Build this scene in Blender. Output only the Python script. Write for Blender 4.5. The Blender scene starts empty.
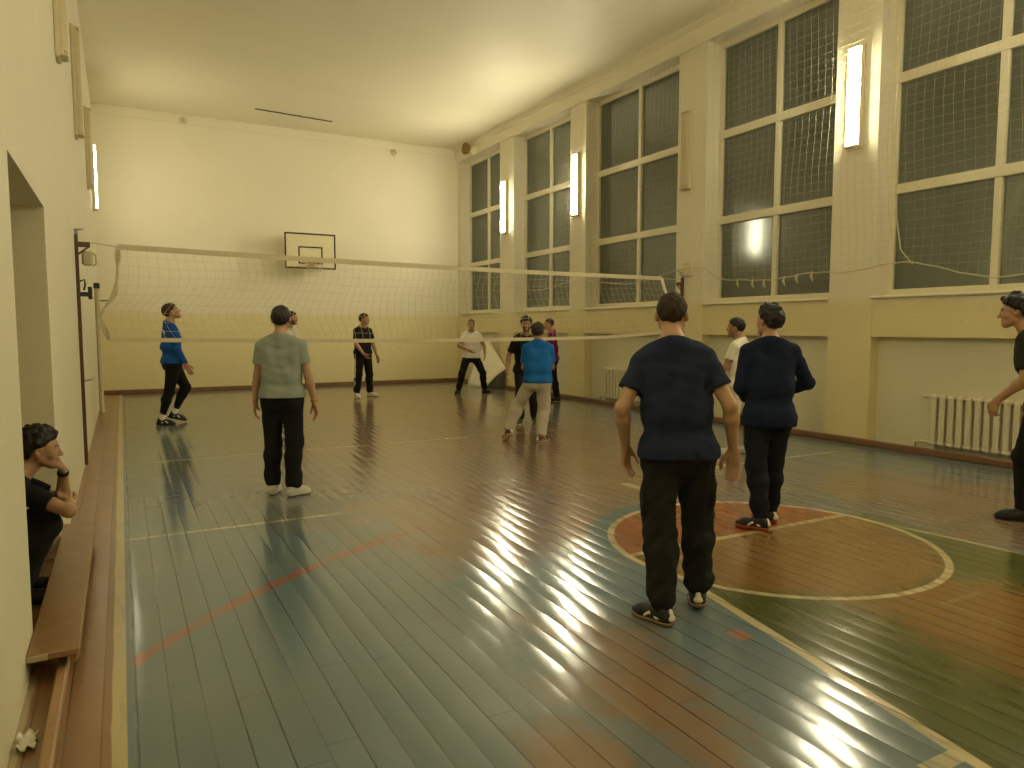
import bpy, math, random
import numpy as np
from mathutils import Vector, Matrix
random.seed(7)
SC = bpy.context.scene
COL = SC.collection

# ------------------------------------------------------------------ helpers
def tag(o, label=None, cat=None, group=None, kind=None):
    if label: o['label'] = label
    if cat: o['category'] = cat
    if group: o['group'] = group
    if kind: o['kind'] = kind
    return o

def empty(name, loc=(0, 0, 0), rz=0.0):
    o = bpy.data.objects.new(name, None)
    COL.objects.link(o)
    o.location = loc
    o.rotation_euler = (0, 0, rz)
    o.empty_display_size = 0.1
    return o

class MB:
    """collects faces and builds them as one mesh object"""
    def __init__(self):
        self.v = []; self.f = []; self.m = []; self.smooth = []
    def add(self, vs, fs, mi=0, smooth=False):
        b = len(self.v)
        self.v.extend([tuple(p) for p in vs])
        for f in fs:
            self.f.append(tuple(i + b for i in f)); self.m.append(mi); self.smooth.append(smooth)
        return self
    def box(self, lo, hi, mi=0, bev=0.0):
        x0, y0, z0 = lo; x1, y1, z1 = hi
        if bev <= 0:
            vs = [(x0,y0,z0),(x1,y0,z0),(x1,y1,z0),(x0,y1,z0),(x0,y0,z1),(x1,y0,z1),(x1,y1,z1),(x0,y1,z1)]
            fs = [(0,3,2,1),(4,5,6,7),(0,1,5,4),(1,2,6,5),(2,3,7,6),(3,0,4,7)]
            return self.add(vs, fs, mi)
        b = min(bev, (x1-x0)*.49, (y1-y0)*.49, (z1-z0)*.49)
        c = [(x0+x1)/2, (y0+y1)/2, (z0+z1)/2]; h = [(x1-x0)/2, (y1-y0)/2, (z1-z0)/2]
        vs = []; ix = {}
        for sx in (-1, 1):
            for sy in (-1, 1):
                for sz in (-1, 1):
                    s = (sx, sy, sz)
                    for a in range(3):
                        p = [c[i] + s[i] * (h[i] if i == a else h[i] - b) for i in range(3)]
                        ix[s + (a,)] = len(vs); vs.append(p)
        fs = []
        for a in range(3):
            u, w = [i for i in range(3) if i != a]
            for sa in (-1, 1):
                q = []
                for su, sw in ((-1,-1),(1,-1),(1,1),(-1,1)):
                    s = [0,0,0]; s[a] = sa; s[u] = su; s[w] = sw
                    q.append(ix[tuple(s)+(a,)])
                fs.append(tuple(q))
        for a in range(3):          # edges running along a
            u, w = [i for i in range(3) if i != a]
            for su in (-1, 1):
                for sw in (-1, 1):
                    s0 = [0,0,0]; s0[a] = -1; s0[u] = su; s0[w] = sw
                    s1 = list(s0); s1[a] = 1
                    fs.append((ix[tuple(s0)+(u,)], ix[tuple(s1)+(u,)], ix[tuple(s1)+(w,)], ix[tuple(s0)+(w,)]))
        for s in [(a,b_,c_) for a in (-1,1) for b_ in (-1,1) for c_ in (-1,1)]:
            fs.append((ix[s+(0,)], ix[s+(1,)], ix[s+(2,)]))
        # make the normals point outwards
        out = []
        for f in fs:
            p = [Vector(vs[i]) for i in f]
            n = (p[1]-p[0]).cross(p[2]-p[0]); m = sum(p, Vector())/len(p) - Vector(c)
            out.append(f if n.dot(m) > 0 else tuple(reversed(f)))
        return self.add(vs, out, mi)
    def tube(self, pts, r, n=8, mi=0, cap=True, smooth=True):
        pts = [Vector(p) for p in pts]
        rs = r if isinstance(r, (list, tuple)) else [r]*len(pts)
        vs = []; prev = None
        for i, p in enumerate(pts):
            t = (pts[min(i+1, len(pts)-1)] - pts[max(i-1, 0)]).normalized()
            ref = Vector((0,0,1)) if abs(t.z) < .9 else Vector((1,0,0))
            u = t.cross(ref).normalized() if prev is None else (prev - t*prev.dot(t)).normalized()
            prev = u; w = t.cross(u)
            for k in range(n):
                a = 2*math.pi*(k+.5)/n
                vs.append(p + (u*math.cos(a) + w*math.sin(a))*rs[i])
        fs = []
        for i in range(len(pts)-1):
            for k in range(n):
                a, b = i*n+k, i*n+(k+1) % n
                fs.append((a, b, b+n, a+n))
        if cap:
            fs.append(tuple(reversed(range(n)))); fs.append(tuple(range((len(pts)-1)*n, len(pts)*n)))
        return self.add(vs, fs, mi, smooth)
    def ring(self, c, R, r, axis='z', n=32, m=8, mi=0):
        pts = []
        vs = []; fs = []
        for i in range(n):
            a = 2*math.pi*i/n
            for j in range(m):
                b = 2*math.pi*j/m
                rad = R + r*math.cos(b); h = r*math.sin(b)
                q = {'z': (rad*math.cos(a), rad*math.sin(a), h), 'y': (rad*math.cos(a), h, rad*math.sin(a)), 'x': (h, rad*math.cos(a), rad*math.sin(a))}[axis]
                vs.append((c[0]+q[0], c[1]+q[1], c[2]+q[2]))
        for i in range(n):
            for j in range(m):
                fs.append((i*m+j, ((i+1)%n)*m+j, ((i+1)%n)*m+(j+1)%m, i*m+(j+1)%m))
        return self.add(vs, fs, mi, True)
    def lathe(self, prof, c, axis=Vector((0,0,1)), n=20, mi=0):
        q = Vector((0,0,1)).rotation_difference(Vector(axis).normalized())
        vs = []; fs = []
        for (r, z) in prof:
            for k in range(n):
                a = 2*math.pi*k/n
                vs.append(Vector(c) + q @ Vector((r*math.cos(a), r*math.sin(a), z)))
        for i in range(len(prof)-1):
            for k in range(n):
                a, b = i*n+k, i*n+(k+1) % n
                fs.append((a, b, b+n, a+n))
        fs.append(tuple(reversed(range(n)))); fs.append(tuple(range((len(prof)-1)*n, len(prof)*n)))
        return self.add(vs, fs, mi, True)
    def build(self, name, mats, parent=None):
        me = bpy.data.meshes.new(name)
        me.from_pydata(self.v, [], self.f)
        mats = mats if isinstance(mats, (list, tuple)) else [mats]
        for m in mats: me.materials.append(m)
        me.polygons.foreach_set('material_index', self.m)
        me.polygons.foreach_set('use_smooth', self.smooth)
        me.update()
        o = bpy.data.objects.new(name, me)
        COL.objects.link(o)
        if parent: o.parent = parent
        return o

def copy_tree(o, parent=None):
    c = o.copy(); COL.objects.link(c)
    if parent: c.parent = parent
    for ch in list(o.children): copy_tree(ch, c)
    return c

# ------------------------------------------------------------------ node materials
class NT:
    def __init__(self, name):
        self.mat = bpy.data.materials.new(name); self.mat.use_nodes = True
        self.t = self.mat.node_tree; self.t.nodes.clear()
        self.out = self.t.nodes.new('ShaderNodeOutputMaterial')
    def n(self, typ, **kw):
        nd = self.t.nodes.new(typ)
        for k, v in kw.items(): setattr(nd, k, v)
        return nd
    def lk(self, a, b): self.t.links.new(a, b)
    def val(self, sock, v):
        if isinstance(v, E): self.lk(v.s, sock)
        elif isinstance(v, bpy.types.NodeSocket): self.lk(v, sock)
        else: sock.default_value = v
    def math(self, op, a, b=0.0, c=None, clamp=False):
        nd = self.n('ShaderNodeMath', operation=op, use_clamp=clamp)
        self.val(nd.inputs[0], a); self.val(nd.inputs[1], b)
        if c is not None: self.val(nd.inputs[2], c)
        return E(self, nd.outputs[0])
    def pos(self, object_space=False):
        if object_space:
            s = self.n('ShaderNodeTexCoord').outputs['Object']
        else:
            s = self.n('ShaderNodeNewGeometry').outputs['Position']
        sp = self.n('ShaderNodeSeparateXYZ'); self.lk(s, sp.inputs[0])
        return s, E(self, sp.outputs[0]), E(self, sp.outputs[1]), E(self, sp.outputs[2])
    def noise(self, scale, detail=3.0, vec=None, rough=.55, stretch=None):
        nd = self.n('ShaderNodeTexNoise'); nd.inputs['Scale'].default_value = scale
        nd.inputs['Detail'].default_value = detail; nd.inputs['Roughness'].default_value = rough
        if vec is not None:
            if stretch:
                mp = self.n('ShaderNodeVectorMath', operation='MULTIPLY'); self.lk(vec, mp.inputs[0]); mp.inputs[1].default_value = stretch
                vec = mp.outputs[0]
            self.lk(vec, nd.inputs['Vector'])
        return E(self, nd.outputs[0])
    def step(self, x, a, b):     # smooth ramp 0..1 from a to b
        nd = self.n('ShaderNodeMapRange', interpolation_type='SMOOTHSTEP')
        self.val(nd.inputs[0], x); nd.inputs[1].default_value = min(a, b); nd.inputs[2].default_value = max(a, b)
        nd.inputs[3].default_value = 0.0 if a < b else 1.0; nd.inputs[4].default_value = 1.0 if a < b else 0.0
        return E(self, nd.outputs[0])
    def mix(self, f, a, b, blend='MIX'):
        nd = self.n('ShaderNodeMix', data_type='RGBA', blend_type=blend)
        self.val(nd.inputs[0], f)
        for s, v in ((nd.inputs[6], a), (nd.inputs[7], b)):
            if isinstance(v, (tuple, list)): s.default_value = tuple(v) + ((1,) if len(v) == 3 else ())
            else: self.val(s, v)
        return nd.outputs[2]
    def bump(self, h, strength=.3, dist=.01):
        nd = self.n('ShaderNodeBump'); nd.inputs['Strength'].default_value = strength; nd.inputs['Distance'].default_value = dist
        self.val(nd.inputs['Height'], h)
        return nd.outputs[0]
    def bsdf(self, color, rough=.6, spec=.5, normal=None, metal=0.0, **kw):
        b = self.n('ShaderNodeBsdfPrincipled')
        c = b.inputs['Base Color']
        if isinstance(color, (tuple, list)): c.default_value = tuple(color)[:3] + (1,)
        else: self.val(c, color)
        self.val(b.inputs['Roughness'], rough); b.inputs['Specular IOR Level'].default_value = spec
        b.inputs['Metallic'].default_value = metal
        if normal is not None: self.lk(normal, b.inputs['Normal'])
        for k, v in kw.items(): self.val(b.inputs[k], v)
        self.lk(b.outputs[0], self.out.inputs[0])
        return b

class E:
    def __init__(self, nt, s): self.nt = nt; self.s = s
    def __add__(s, o): return s.nt.math('ADD', s, o)
    __radd__ = __add__
    def __sub__(s, o): return s.nt.math('SUBTRACT', s, o)
    def __rsub__(s, o): return s.nt.math('SUBTRACT', o, s)
    def __mul__(s, o): return s.nt.math('MULTIPLY', s, o)
    __rmul__ = __mul__
    def __truediv__(s, o): return s.nt.math('DIVIDE', s, o)
    def abs(s): return s.nt.math('ABSOLUTE', s)
    def sqrt(s): return s.nt.math('SQRT', s)
    def fract(s): return s.nt.math('FRACT', s)
    def floor(s): return s.nt.math('FLOOR', s)
    def max(s, o): return s.nt.math('MAXIMUM', s, o)
    def min(s, o): return s.nt.math('MINIMUM', s, o)
    def clamp(s): return s.nt.math('ADD', s, 0.0, clamp=True)

def lin(r, g, b):
    f = lambda c: (c/255)/12.92 if c/255 <= .04045 else ((c/255+.055)/1.055)**2.4
    return (f(r), f(g), f(b))

def plain(name, col, rough=.6, spec=.4, metal=0.0, var=.10, scale=14, bump=.0):
    m = NT(name); v, x, y, z = m.pos(True)
    n = m.noise(scale, 4, v)
    c = m.mix(n, tuple(k*(1-var) for k in col), tuple(min(1, k*(1+var)) for k in col))
    nm = m.bump(n, bump, .005) if bump else None
    m.bsdf(c, rough, spec, nm, metal)
    return m.mat

def cloth(name, col, rough=.9, var=.12):
    m = NT(name); v, x, y, z = m.pos(True)
    n = m.noise(5, 3, v); w = m.noise(240, 2, v)
    c = m.mix(n, tuple(k*(1-var) for k in col), tuple(min(1, k*(1+var)) for k in col))
    nm = m.bump(n*0.7 + w*0.3, .25, .006)
    m.bsdf(c, rough, .2, nm)
    return m.mat

def skin(name, col):
    m = NT(name); v, x, y, z = m.pos(True)
    n = m.noise(22, 4, v)
    c = m.mix(n, tuple(k*.86 for k in col), tuple(min(1, k*1.12) for k in col))
    b = m.bsdf(c, .5, .4, m.bump(m.noise(300, 2, v), .08, .002))
    b.inputs['Subsurface Weight'].default_value = .06
    b.inputs['Subsurface Radius'].default_value = (.01, .004, .002)
    return m.mat

# ------------------------------------------------------------------ signed-distance body modelling
A3 = lambda *v: np.array(v, dtype=np.float64)
def unit(v):
    v = np.asarray(v, float); return v/ (np.linalg.norm(v) + 1e-12)
def cone(a, ra, b, rb, k=.02, op='u', capb=False, capa=False):
    return dict(t='c', a=A3(*a), ra=ra, b=A3(*b), rb=rb, k=k, op=op, capb=capb, capa=capa)
def ball(c, r, k=.02, op='u'): return cone(c, r, A3(*c)+A3(0,0,1e-4), r, k, op)
def ell(c, rad, R=None, k=.02, op='u'):
    return dict(t='e', c=A3(*c), rad=A3(*rad), R=np.eye(3) if R is None else R, k=k, op=op)

def sdf_mesh(name, prims, h, mats, parent, post=None, scale=1.0, face_mat=None, noise=None):
    lo = A3(9,9,9); hi = -lo; boxes = []
    for p in prims:
        if p['t'] == 'c':
            m = max(p['ra'], p['rb'])
            l = np.minimum(p['a'], p['b']) - m; u = np.maximum(p['a'], p['b']) + m
        else:
            m = p['rad'].max(); l = p['c'] - m; u = p['c'] + m
        pad = p['k'] + 2.5*h + .012
        boxes.append((l-pad, u+pad))
        if p['op'] == 'u': lo = np.minimum(lo, l-3*h-.012); hi = np.maximum(hi, u+3*h+.012)
    dims = np.ceil((hi-lo)/h).astype(int)+1
    ax = [(lo[i] + h*np.arange(dims[i])).astype(np.float32) for i in range(3)]
    F = np.full(dims, 1.0, np.float32)
    for p, (l, u) in zip(prims, boxes):
        i0 = np.clip(np.floor((l-lo)/h).astype(int), 0, dims); i1 = np.clip(np.ceil((u-lo)/h).astype(int)+1, 0, dims)
        if (i1 <= i0).any(): continue
        X = ax[0][i0[0]:i1[0], None, None]; Y = ax[1][None, i0[1]:i1[1], None]; Z = ax[2][None, None, i0[2]:i1[2]]
        if p['t'] == 'c':
            a, b = p['a'], p['b']; ba = b-a; L2 = float(ba@ba)
            dx, dy, dz = X-np.float32(a[0]), Y-np.float32(a[1]), Z-np.float32(a[2])
            hraw = (dx*np.float32(ba[0]) + dy*np.float32(ba[1]) + dz*np.float32(ba[2]))/np.float32(L2)
            hh = np.clip(hraw, 0, 1)
            d = np.sqrt((dx-hh*np.float32(ba[0]))**2 + (dy-hh*np.float32(ba[1]))**2 + (dz-hh*np.float32(ba[2]))**2) - (np.float32(p['ra']) + hh*np.float32(p['rb']-p['ra']))
            if p['capb']: d = np.maximum(d, (hraw-1)*np.float32(math.sqrt(L2)))
            if p['capa']: d = np.maximum(d, -hraw*np.float32(math.sqrt(L2)))
        else:
            c, R, r = p['c'], p['R'], p['rad']
            dx, dy, dz = X-np.float32(c[0]), Y-np.float32(c[1]), Z-np.float32(c[2])
            q = [dx*np.float32(R[0,i]) + dy*np.float32(R[1,i]) + dz*np.float32(R[2,i]) for i in range(3)]
            k0 = np.sqrt(sum((q[i]/np.float32(r[i]))**2 for i in range(3)))
            k1 = np.sqrt(sum((q[i]/np.float32(r[i]**2))**2 for i in range(3))) + 1e-6
            d = k0*(k0-1)/k1
        sl = tuple(slice(i0[i], i1[i]) for i in range(3)); G = F[sl]; k = np.float32(max(p['k'], 1e-5))
        if p['op'] == 'u':
            hh = np.maximum(k-np.abs(G-d), 0)/k; F[sl] = np.minimum(G, d) - hh*hh*k*.25
        else:
            d = -d; hh = np.maximum(k-np.abs(G-d), 0)/k; F[sl] = np.maximum(G, d) + hh*hh*k*.25
    X = ax[0][:, None, None]; Y = ax[1][None, :, None]; Z = ax[2][None, None, :]
    if noise: F += noise(X, Y, Z).astype(np.float32)
    if post: F = post(F, X, Y, Z).astype(np.float32)
    # surface nets
    S = F < 0
    cor = [(i, j, k) for i in (0,1) for j in (0,1) for k in (0,1)]
    cut = lambda A, c: A[c[0]:A.shape[0]-1+c[0], c[1]:A.shape[1]-1+c[1], c[2]:A.shape[2]-1+c[2]]
    cnt = sum(cut(S, c).astype(np.int8) for c in cor)
    act = (cnt > 0) & (cnt < 8)
    I = np.argwhere(act)
    idx = np.full(act.shape, -1, np.int32); idx[act] = np.arange(len(I))
    V = np.stack([cut(F, c)[act] for c in cor], 1)
    P = np.zeros((len(I), 3)); W = np.zeros(len(I))
    for a in range(8):
        for b in range(a+1, 8):
            df = [cor[b][i]-cor[a][i] for i in range(3)]
            if sum(abs(q) for q in df) != 1: continue
            m = (V[:, a] < 0) != (V[:, b] < 0)
            t = V[:, a]/(V[:, a]-V[:, b] + 1e-20); t = np.where(m, t, 0)
            ca = A3(*cor[a]); dd = A3(*df)
            P += np.where(m[:, None], ca + t[:, None]*dd, 0); W += m
    P = (P/W[:, None] + I)*h + lo
    quads = []
    for axis in range(3):
        s0 = [slice(None)]*3; s1 = [slice(None)]*3
        s0[axis] = slice(0, -1); s1[axis] = slice(1, None)
        a, b = S[tuple(s0)], S[tuple(s1)]
        e = np.argwhere(a != b)
        u, w = [(1,2),(2,0),(0,1)][axis]
        ok = (e[:, u] > 0) & (e[:, w] > 0) & (e[:, u] < dims[u]-1) & (e[:, w] < dims[w]-1)
        e = e[ok]
        def cell(du, dw):
            q = e.copy(); q[:, u] += du; q[:, w] += dw
            return idx[q[:,0], q[:,1], q[:,2]]
        Q = np.stack([cell(-1,-1), cell(0,-1), cell(0,0), cell(-1,0)], 1)
        flip = ~a[e[:,0], e[:,1], e[:,2]]
        Q[flip] = Q[flip][:, ::-1]
        quads.append(Q)
    Q = np.concatenate(quads); Q = Q[(Q >= 0).all(1)]
    me = bpy.data.meshes.new(name)
    me.vertices.add(len(P)); me.vertices.foreach_set('co', (P*scale).astype(np.float32).ravel())
    me.loops.add(len(Q)*4); me.loops.foreach_set('vertex_index', Q.astype(np.int32).ravel())
    me.polygons.add(len(Q)); me.polygons.foreach_set('loop_start', np.arange(0, len(Q)*4, 4, dtype=np.int32))
    me.polygons.foreach_set('use_smooth', np.ones(len(Q), bool))
    mats = mats if isinstance(mats, (list, tuple)) else [mats]
    for m in mats: me.materials.append(m)
    if face_mat is not None:
        C = P[Q].mean(1)
        me.polygons.foreach_set('material_index', face_mat(C).astype(np.int32))
    me.update(calc_edges=True); me.validate()
    o = bpy.data.objects.new(name, me); COL.objects.link(o)
    if parent: o.parent = parent
    return o

# ------------------------------------------------------------------ materials of the hall
def wall_mat(name, upper, lower, split=1.95, brick=False):
    m = NT(name); v, x, y, z = m.pos()
    n1 = m.noise(.8, 5, v); n2 = m.noise(6, 5, v, .65); n3 = m.noise(40, 3, v)
    up = m.mix(n1, tuple(k*.93 for k in upper), tuple(min(1, k*1.05) for k in upper))
    lo = m.mix(n1, tuple(k*.9 for k in lower), tuple(min(1, k*1.06) for k in lower))
    f = m.step(z + (n2-.5)*.25 + (n1-.5)*.2, split-.12, split+.12)
    c = m.mix(f, lo, up)
    scuff = m.step(n2*.6 + n1*.4, .60, .72)*.22
    c = m.mix(scuff, c, tuple(k*.6 for k in lower))
    nm = m.bump(n2*.5 + n3*.3 + n1, .25, .02)
    if brick:
        cb = m.n('ShaderNodeCombineXYZ'); m.val(cb.inputs[0], y + n2*.02); m.val(cb.inputs[1], z + n2*.012)
        bt = m.n('ShaderNodeTexBrick'); m.lk(cb.outputs[0], bt.inputs['Vector']); bt.inputs['Scale'].default_value = 1.0
        bt.inputs['Brick Width'].default_value = .26; bt.inputs['Row Height'].default_value = .077; bt.inputs['Mortar Size'].default_value = .006; bt.inputs['Mortar Smooth'].default_value = .6
        b2 = m.n('ShaderNodeBump'); b2.inputs['Strength'].default_value = .22; b2.inputs['Distance'].default_value = .006; b2.invert = True
        m.lk(bt.outputs['Fac'], b2.inputs['Height']); m.lk(nm, b2.inputs['Normal']); nm = b2.outputs[0]
    m.bsdf(c, .55, .35, nm)
    return m.mat

CREAM = (.79, .74, .58); YEL = (.76, .67, .38)
M = {}
M['wall'] = wall_mat('wall_paint', CREAM, YEL)
M['wall_brick'] = wall_mat('painted_brick', CREAM, YEL, brick=True)
M['wall_left'] = wall_mat('wall_paint_left', (.76, .71, .54), (.75, .70, .50))
M['niche'] = wall_mat('niche_paint', (.72, .68, .50), (.72, .68, .50), brick=True)
M['recess'] = wall_mat('recess_dark_wall', (.40, .37, .24), (.36, .33, .20))  # darker tone for the back of the doorway recess
M['ceiling'] = wall_mat('ceiling_paint', (.78, .73, .56), (.7, .66, .48), -5)
M['brown'] = plain('brown_trim_paint', (.20, .10, .045), .4, .5, var=.25, scale=6)
M['frame'] = plain('window_frame_paint', (.76, .71, .53), .45, .4, var=.06)
M['lampbody'] = plain('lamp_body_paint', (.62, .55, .36), .5, .4)
M['unlit'] = plain('unlit_lamp_cover', (.58, .50, .30), .35, .5)
M['radiator'] = plain('radiator_paint', (.72, .67, .50), .4, .45)
M['steel'] = plain('grey_steel', (.33, .32, .28), .4, .5, .5)
M['black'] = plain('black_paint', (.02, .018, .015), .45, .5)
M['rail'] = plain('dark_brown_steel_paint', (.085, .04, .016), .4, .5, var=.3)
M['post'] = plain('cream_post_paint', (.5, .44, .28), .45, .4)
M['wood'] = plain('varnished_bench_wood', (.25, .145, .065), .33, .5, var=.3, scale=5)
M['woodend'] = plain('scuffed_pale_wood', (.44, .36, .22), .6, .3, var=.3)
M['plank'] = plain('floor_beam_wood', (.36, .22, .11), .4, .5, var=.2)
M['board'] = plain('backboard_paint', (.74, .67, .44), .45, .4)
M['dark_line'] = plain('backboard_line_paint', (.035, .022, .012), .5, .4)
M['rim'] = plain('rim_paint', (.5, .27, .12), .45, .5)
M['cord'] = plain('net_cord', (.60, .55, .40), .8, .2)
M['wincord'] = plain('window_net_cord', (.52, .48, .36), .8, .2)
M['netcord'] = plain('court_net_cord', (.58, .52, .34), .8, .2)
M['tape'] = plain('net_tape', (.60, .53, .36), .8, .2)
M['tapewhite'] = plain('white_net_tape', (.85, .82, .7), .8, .2)
M['paper'] = plain('paper', (.8, .77, .68), .8, .2)
M['mat_white'] = plain('white_mat_vinyl', (.82, .78, .62), .5, .4)
M['mat_shade'] = plain('mat_opening_shade', (.10, .09, .06), .8, .2)  # near-black colour standing in for shade behind the leaning mat
M['brass'] = plain('brass', (.32, .22, .06), .4, .5, .5, var=.4, scale=30)

def emit(name, col, s):
    m = NT(name); e = m.n('ShaderNodeEmission'); e.inputs[0].default_value = col + (1,); e.inputs[1].default_value = s
    m.lk(e.outputs[0], m.out.inputs[0]); return m.mat
LAMPCOL = (1.0, .905, .61)
M['lit'] = emit('fluorescent_glow', LAMPCOL, 100.0)
M['lit_dim'] = emit('dim_fluorescent_glow', LAMPCOL, 40.0)  # weaker emission, set to hold down wall brightness and glare

def glass():
    m = NT('window_glass')
    fr = m.n('ShaderNodeFresnel'); fr.inputs[0].default_value = 2.15
    t = m.n('ShaderNodeBsdfTransparent'); t.inputs[0].default_value = (.75, .78, .72, 1)
    g = m.n('ShaderNodeBsdfGlossy'); g.inputs['Roughness'].default_value = .10; g.inputs[0].default_value = (.95, 1, .95, 1)
    mx = m.n('ShaderNodeMixShader'); m.lk(fr.outputs[0], mx.inputs[0]); m.lk(t.outputs[0], mx.inputs[1]); m.lk(g.outputs[0], mx.inputs[2])
    v, x, y, z = m.pos(); dn = m.noise(2.5, 5, v, .6)
    df = m.n('ShaderNodeBsdfDiffuse'); df.inputs[0].default_value = (.50, .53, .46, 1)
    m2 = m.n('ShaderNodeMixShader'); m.val(m2.inputs[0], dn*.10 + .05); m.lk(mx.outputs[0], m2.inputs[1]); m.lk(df.outputs[0], m2.inputs[2])
    m.lk(m2.outputs[0], m.out.inputs[0]); return m.mat
M['glass'] = glass()

def floor_mat():
    m = NT('painted_floor_boards'); v, X, Y, Z = m.pos()
    W = .125
    n1 = m.noise(.9, 5, v, .6); n2 = m.noise(3.0, 4, v, .6); n3 = m.noise(14, 4, v, .65, (1, .15, 1)); n4 = m.noise(1.7, 4, v)
    nx = (n1-.5)*1.5 + (n2-.5)*.5
    ny = (n4-.5)*1.5 + (n2-.5)*.5
    Xw = X + nx; Yw = Y + ny
    def blob(cx, cy, rx, ry, soft=.35):
        a = (Xw-cx)*(1/rx); b = (Yw-cy)*(1/ry)
        return m.step((a*a + b*b).sqrt(), 1+soft, 1-soft)
    BLUE = (.122, .180, .21); BROWN = (.225, .145, .082); GREEN = (.085, .098, .028); ORANGE = (.30, .095, .035)
    OLIVE = (.22, .125, .04); CREAML = (.52, .44, .26); RED = (.36, .09, .04); GREYBR = (.22, .18, .115)
    # bare brown wear over the blue-grey paint
    w = blob(4.4, 8.1, 3.1, 3.6, .45)
    for a in ((2.9, 5.5, 1.35, 1.5, .4), (2.25, 2.3, .55, .9, .35), (1.35, 1.3, .35, .9, .3), (6.6, 3.4, 1.1, 1.9, .4), (4.9, 13.8, 2.6, 4.2, .5)):
        w = w.max(blob(*a))
    w = w*(1.0 - blob(2.55, 2.0, .42, 1.25, .35)*.9)
    c = m.mix(m.step(n1, .35, .65), BLUE, (.145, .185, .185))
    c = m.mix(m.step(Y, 8, 15)*.5, c, GREYBR)
    c = m.mix(w*(n3*.5+.65).clamp(), c, BROWN)
    c = m.mix(m.step(n2*.6+n4*.4, .55, .66)*m.step(w, .2, .7)*.45, c, (.27, .12, .05))
    # key and free throw circle
    cx, cy, R = 4.18, 3.68, 1.16
    dx = X-cx; dy = Y-cy
    r = (dx*dx + dy*dy).sqrt()
    xl = Y*.2 + 2.40
    xr = Y*(-.13) + 5.83
    YF = 3.88
    inkey = m.math('GREATER_THAN', X, xl)*m.math('LESS_THAN', X, xr)*m.math('LESS_THAN', Y, YF)
    edge = (X-xl).min(xr-X)
    grn = m.step(edge + (n1-.5)*1.2 + (n2-.5)*.5, 1.05, .45)
    key = m.mix(grn, OLIVE, GREEN)
    key = m.mix(m.step(n3, .5, .75)*.3, key, BROWN)
    c = m.mix(inkey, c, key)
    # painted halo: blue at the top left, green elsewhere
    halo = m.step(r, R-.02, R)*m.step(r + (n2-.5)*.12, R+.22, R+.15)
    c = m.mix(halo*m.step(Y, YF-.02, YF+.02)*m.step(X, 4.6, 3.9)*.9, c, (.10, .155, .17))
    c = m.mix(halo*m.step(X, 4.3, 4.8)*m.step(Y, YF+.1, YF-.2)*.9, c, GREEN)
    incirc = m.step(r, R+.005, R-.005)
    upper = m.step(Y, YF-.02, YF+.02)
    low = m.mix(m.step(r + (n2-.5)*.4, 1.0, 1.18)*.7, OLIVE, GREEN)
    low = m.mix(m.step(n2, .5, .7)*.35, low, BROWN)
    cc = m.mix(upper, low, m.mix(m.step(n2, .35, .75), ORANGE, (.22, .10, .04)))
    c = m.mix(incirc, c, cc)
    # court lines, worn
    worn = (m.step(n3, .68, .42)*.55 + .4)
    def line(f, col, k=1.0):
        nonlocal c
        c = m.mix((f*worn*k).clamp(), c, col)
    def band(d, h): return m.step(d.abs(), h+.006, h-.006)
    line(band(r-R, .025), CREAML, 1.0)
    line(band(X-xl, .03)*m.step(Y, YF, YF-.05)*m.step(r, R-.05, R), CREAML, 1.1)
    line(band(X-xr, .025)*m.step(Y, YF, YF-.05), CREAML, .7)
    line(band(Y-YF, .03)*m.math('LESS_THAN', dx.abs(), 1.17), CREAML, .8)
    court = m.step(X, -.05, 0.0)*m.step(X, 8.4, 8.35)
    line(band(Y-9.33, .028)*court, CREAML, .8)
    line(band(Y-5.97, .024)*court*(m.step(X, 1.7, 1.4) + m.step(X, 5.0, 5.6)).clamp(), CREAML, .85)
    line(band(Y-12.6, .03)*court*m.step(X, 1, 2.5), CREAML, .5)
    line(band(X-8.3, .03)*m.step(Y, 8, 9), CREAML, .3)
    rect = lambda x0, x1, y0, y1: m.math('GREATER_THAN', X, x0)*m.math('LESS_THAN', X, x1)*m.math('GREATER_THAN', Y, y0)*m.math('LESS_THAN', Y, y1)
    line(rect(2.47, 2.68, 1.40, 1.47), CREAML, .9)
    line(rect(2.69, 2.79, 2.52, 2.63), (.36, .17, .10), .9)
    line(rect(4.38, 4.5, 5.45, 5.75), CREAML, .8)
    line(rect(4.08, 4.12, 1.9, 2.35), (.26, .2, .08), .5)
    line(rect(4.12, 4.5, 2.3, 2.34), (.26, .2, .08), .5)
    line(rect(4.0, 4.7, 8.75, 8.95), (.35, .13, .05), .6)
    ax = X-4.15; ay = Y-.22; ar = (ax*ax + ay*ay).sqrt()
    c = m.mix(band(ar-5.44, .045)*m.step(X, 2.6, 1.35)*m.step(X, -.03, 0)*m.math('GREATER_THAN', Y, 1.0)*((n3-.35)*1.6+.35).clamp()*m.step(X, 3.2, .9)*m.step(n2, .25, .5), c, RED)
    # brown border strip and cream edge line along the left wall
    c = m.mix(m.step(X, -.035, -.04)*(worn*.6+.5).clamp(), c, (.52, .43, .22))
    c = m.mix(m.step(X + (n2-.5)*.02, -.09, -.095), c, m.mix(n1, (.26, .15, .075), (.33, .19, .10)))
    c = m.mix(m.step(X + (n2-.5)*.05, -.385, -.40)*m.step(Y, 4.2, 3.6), c, (.5, .44, .29))
    # boards
    u = (X*(1/W)).fract()
    bid = (X*(1/W)).floor()
    wn = m.n('ShaderNodeTexWhiteNoise', noise_dimensions='1D'); m.lk(bid.s, wn.inputs['W']); rnd = E(m, wn.outputs[0])
    # staggered butt joints
    yj = (Y*(1/2.6) + rnd*7.3).fract()
    joint = m.step(yj, .0022, .0008)
    gap = m.step((u-.5).abs(), .458, .488)
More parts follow.
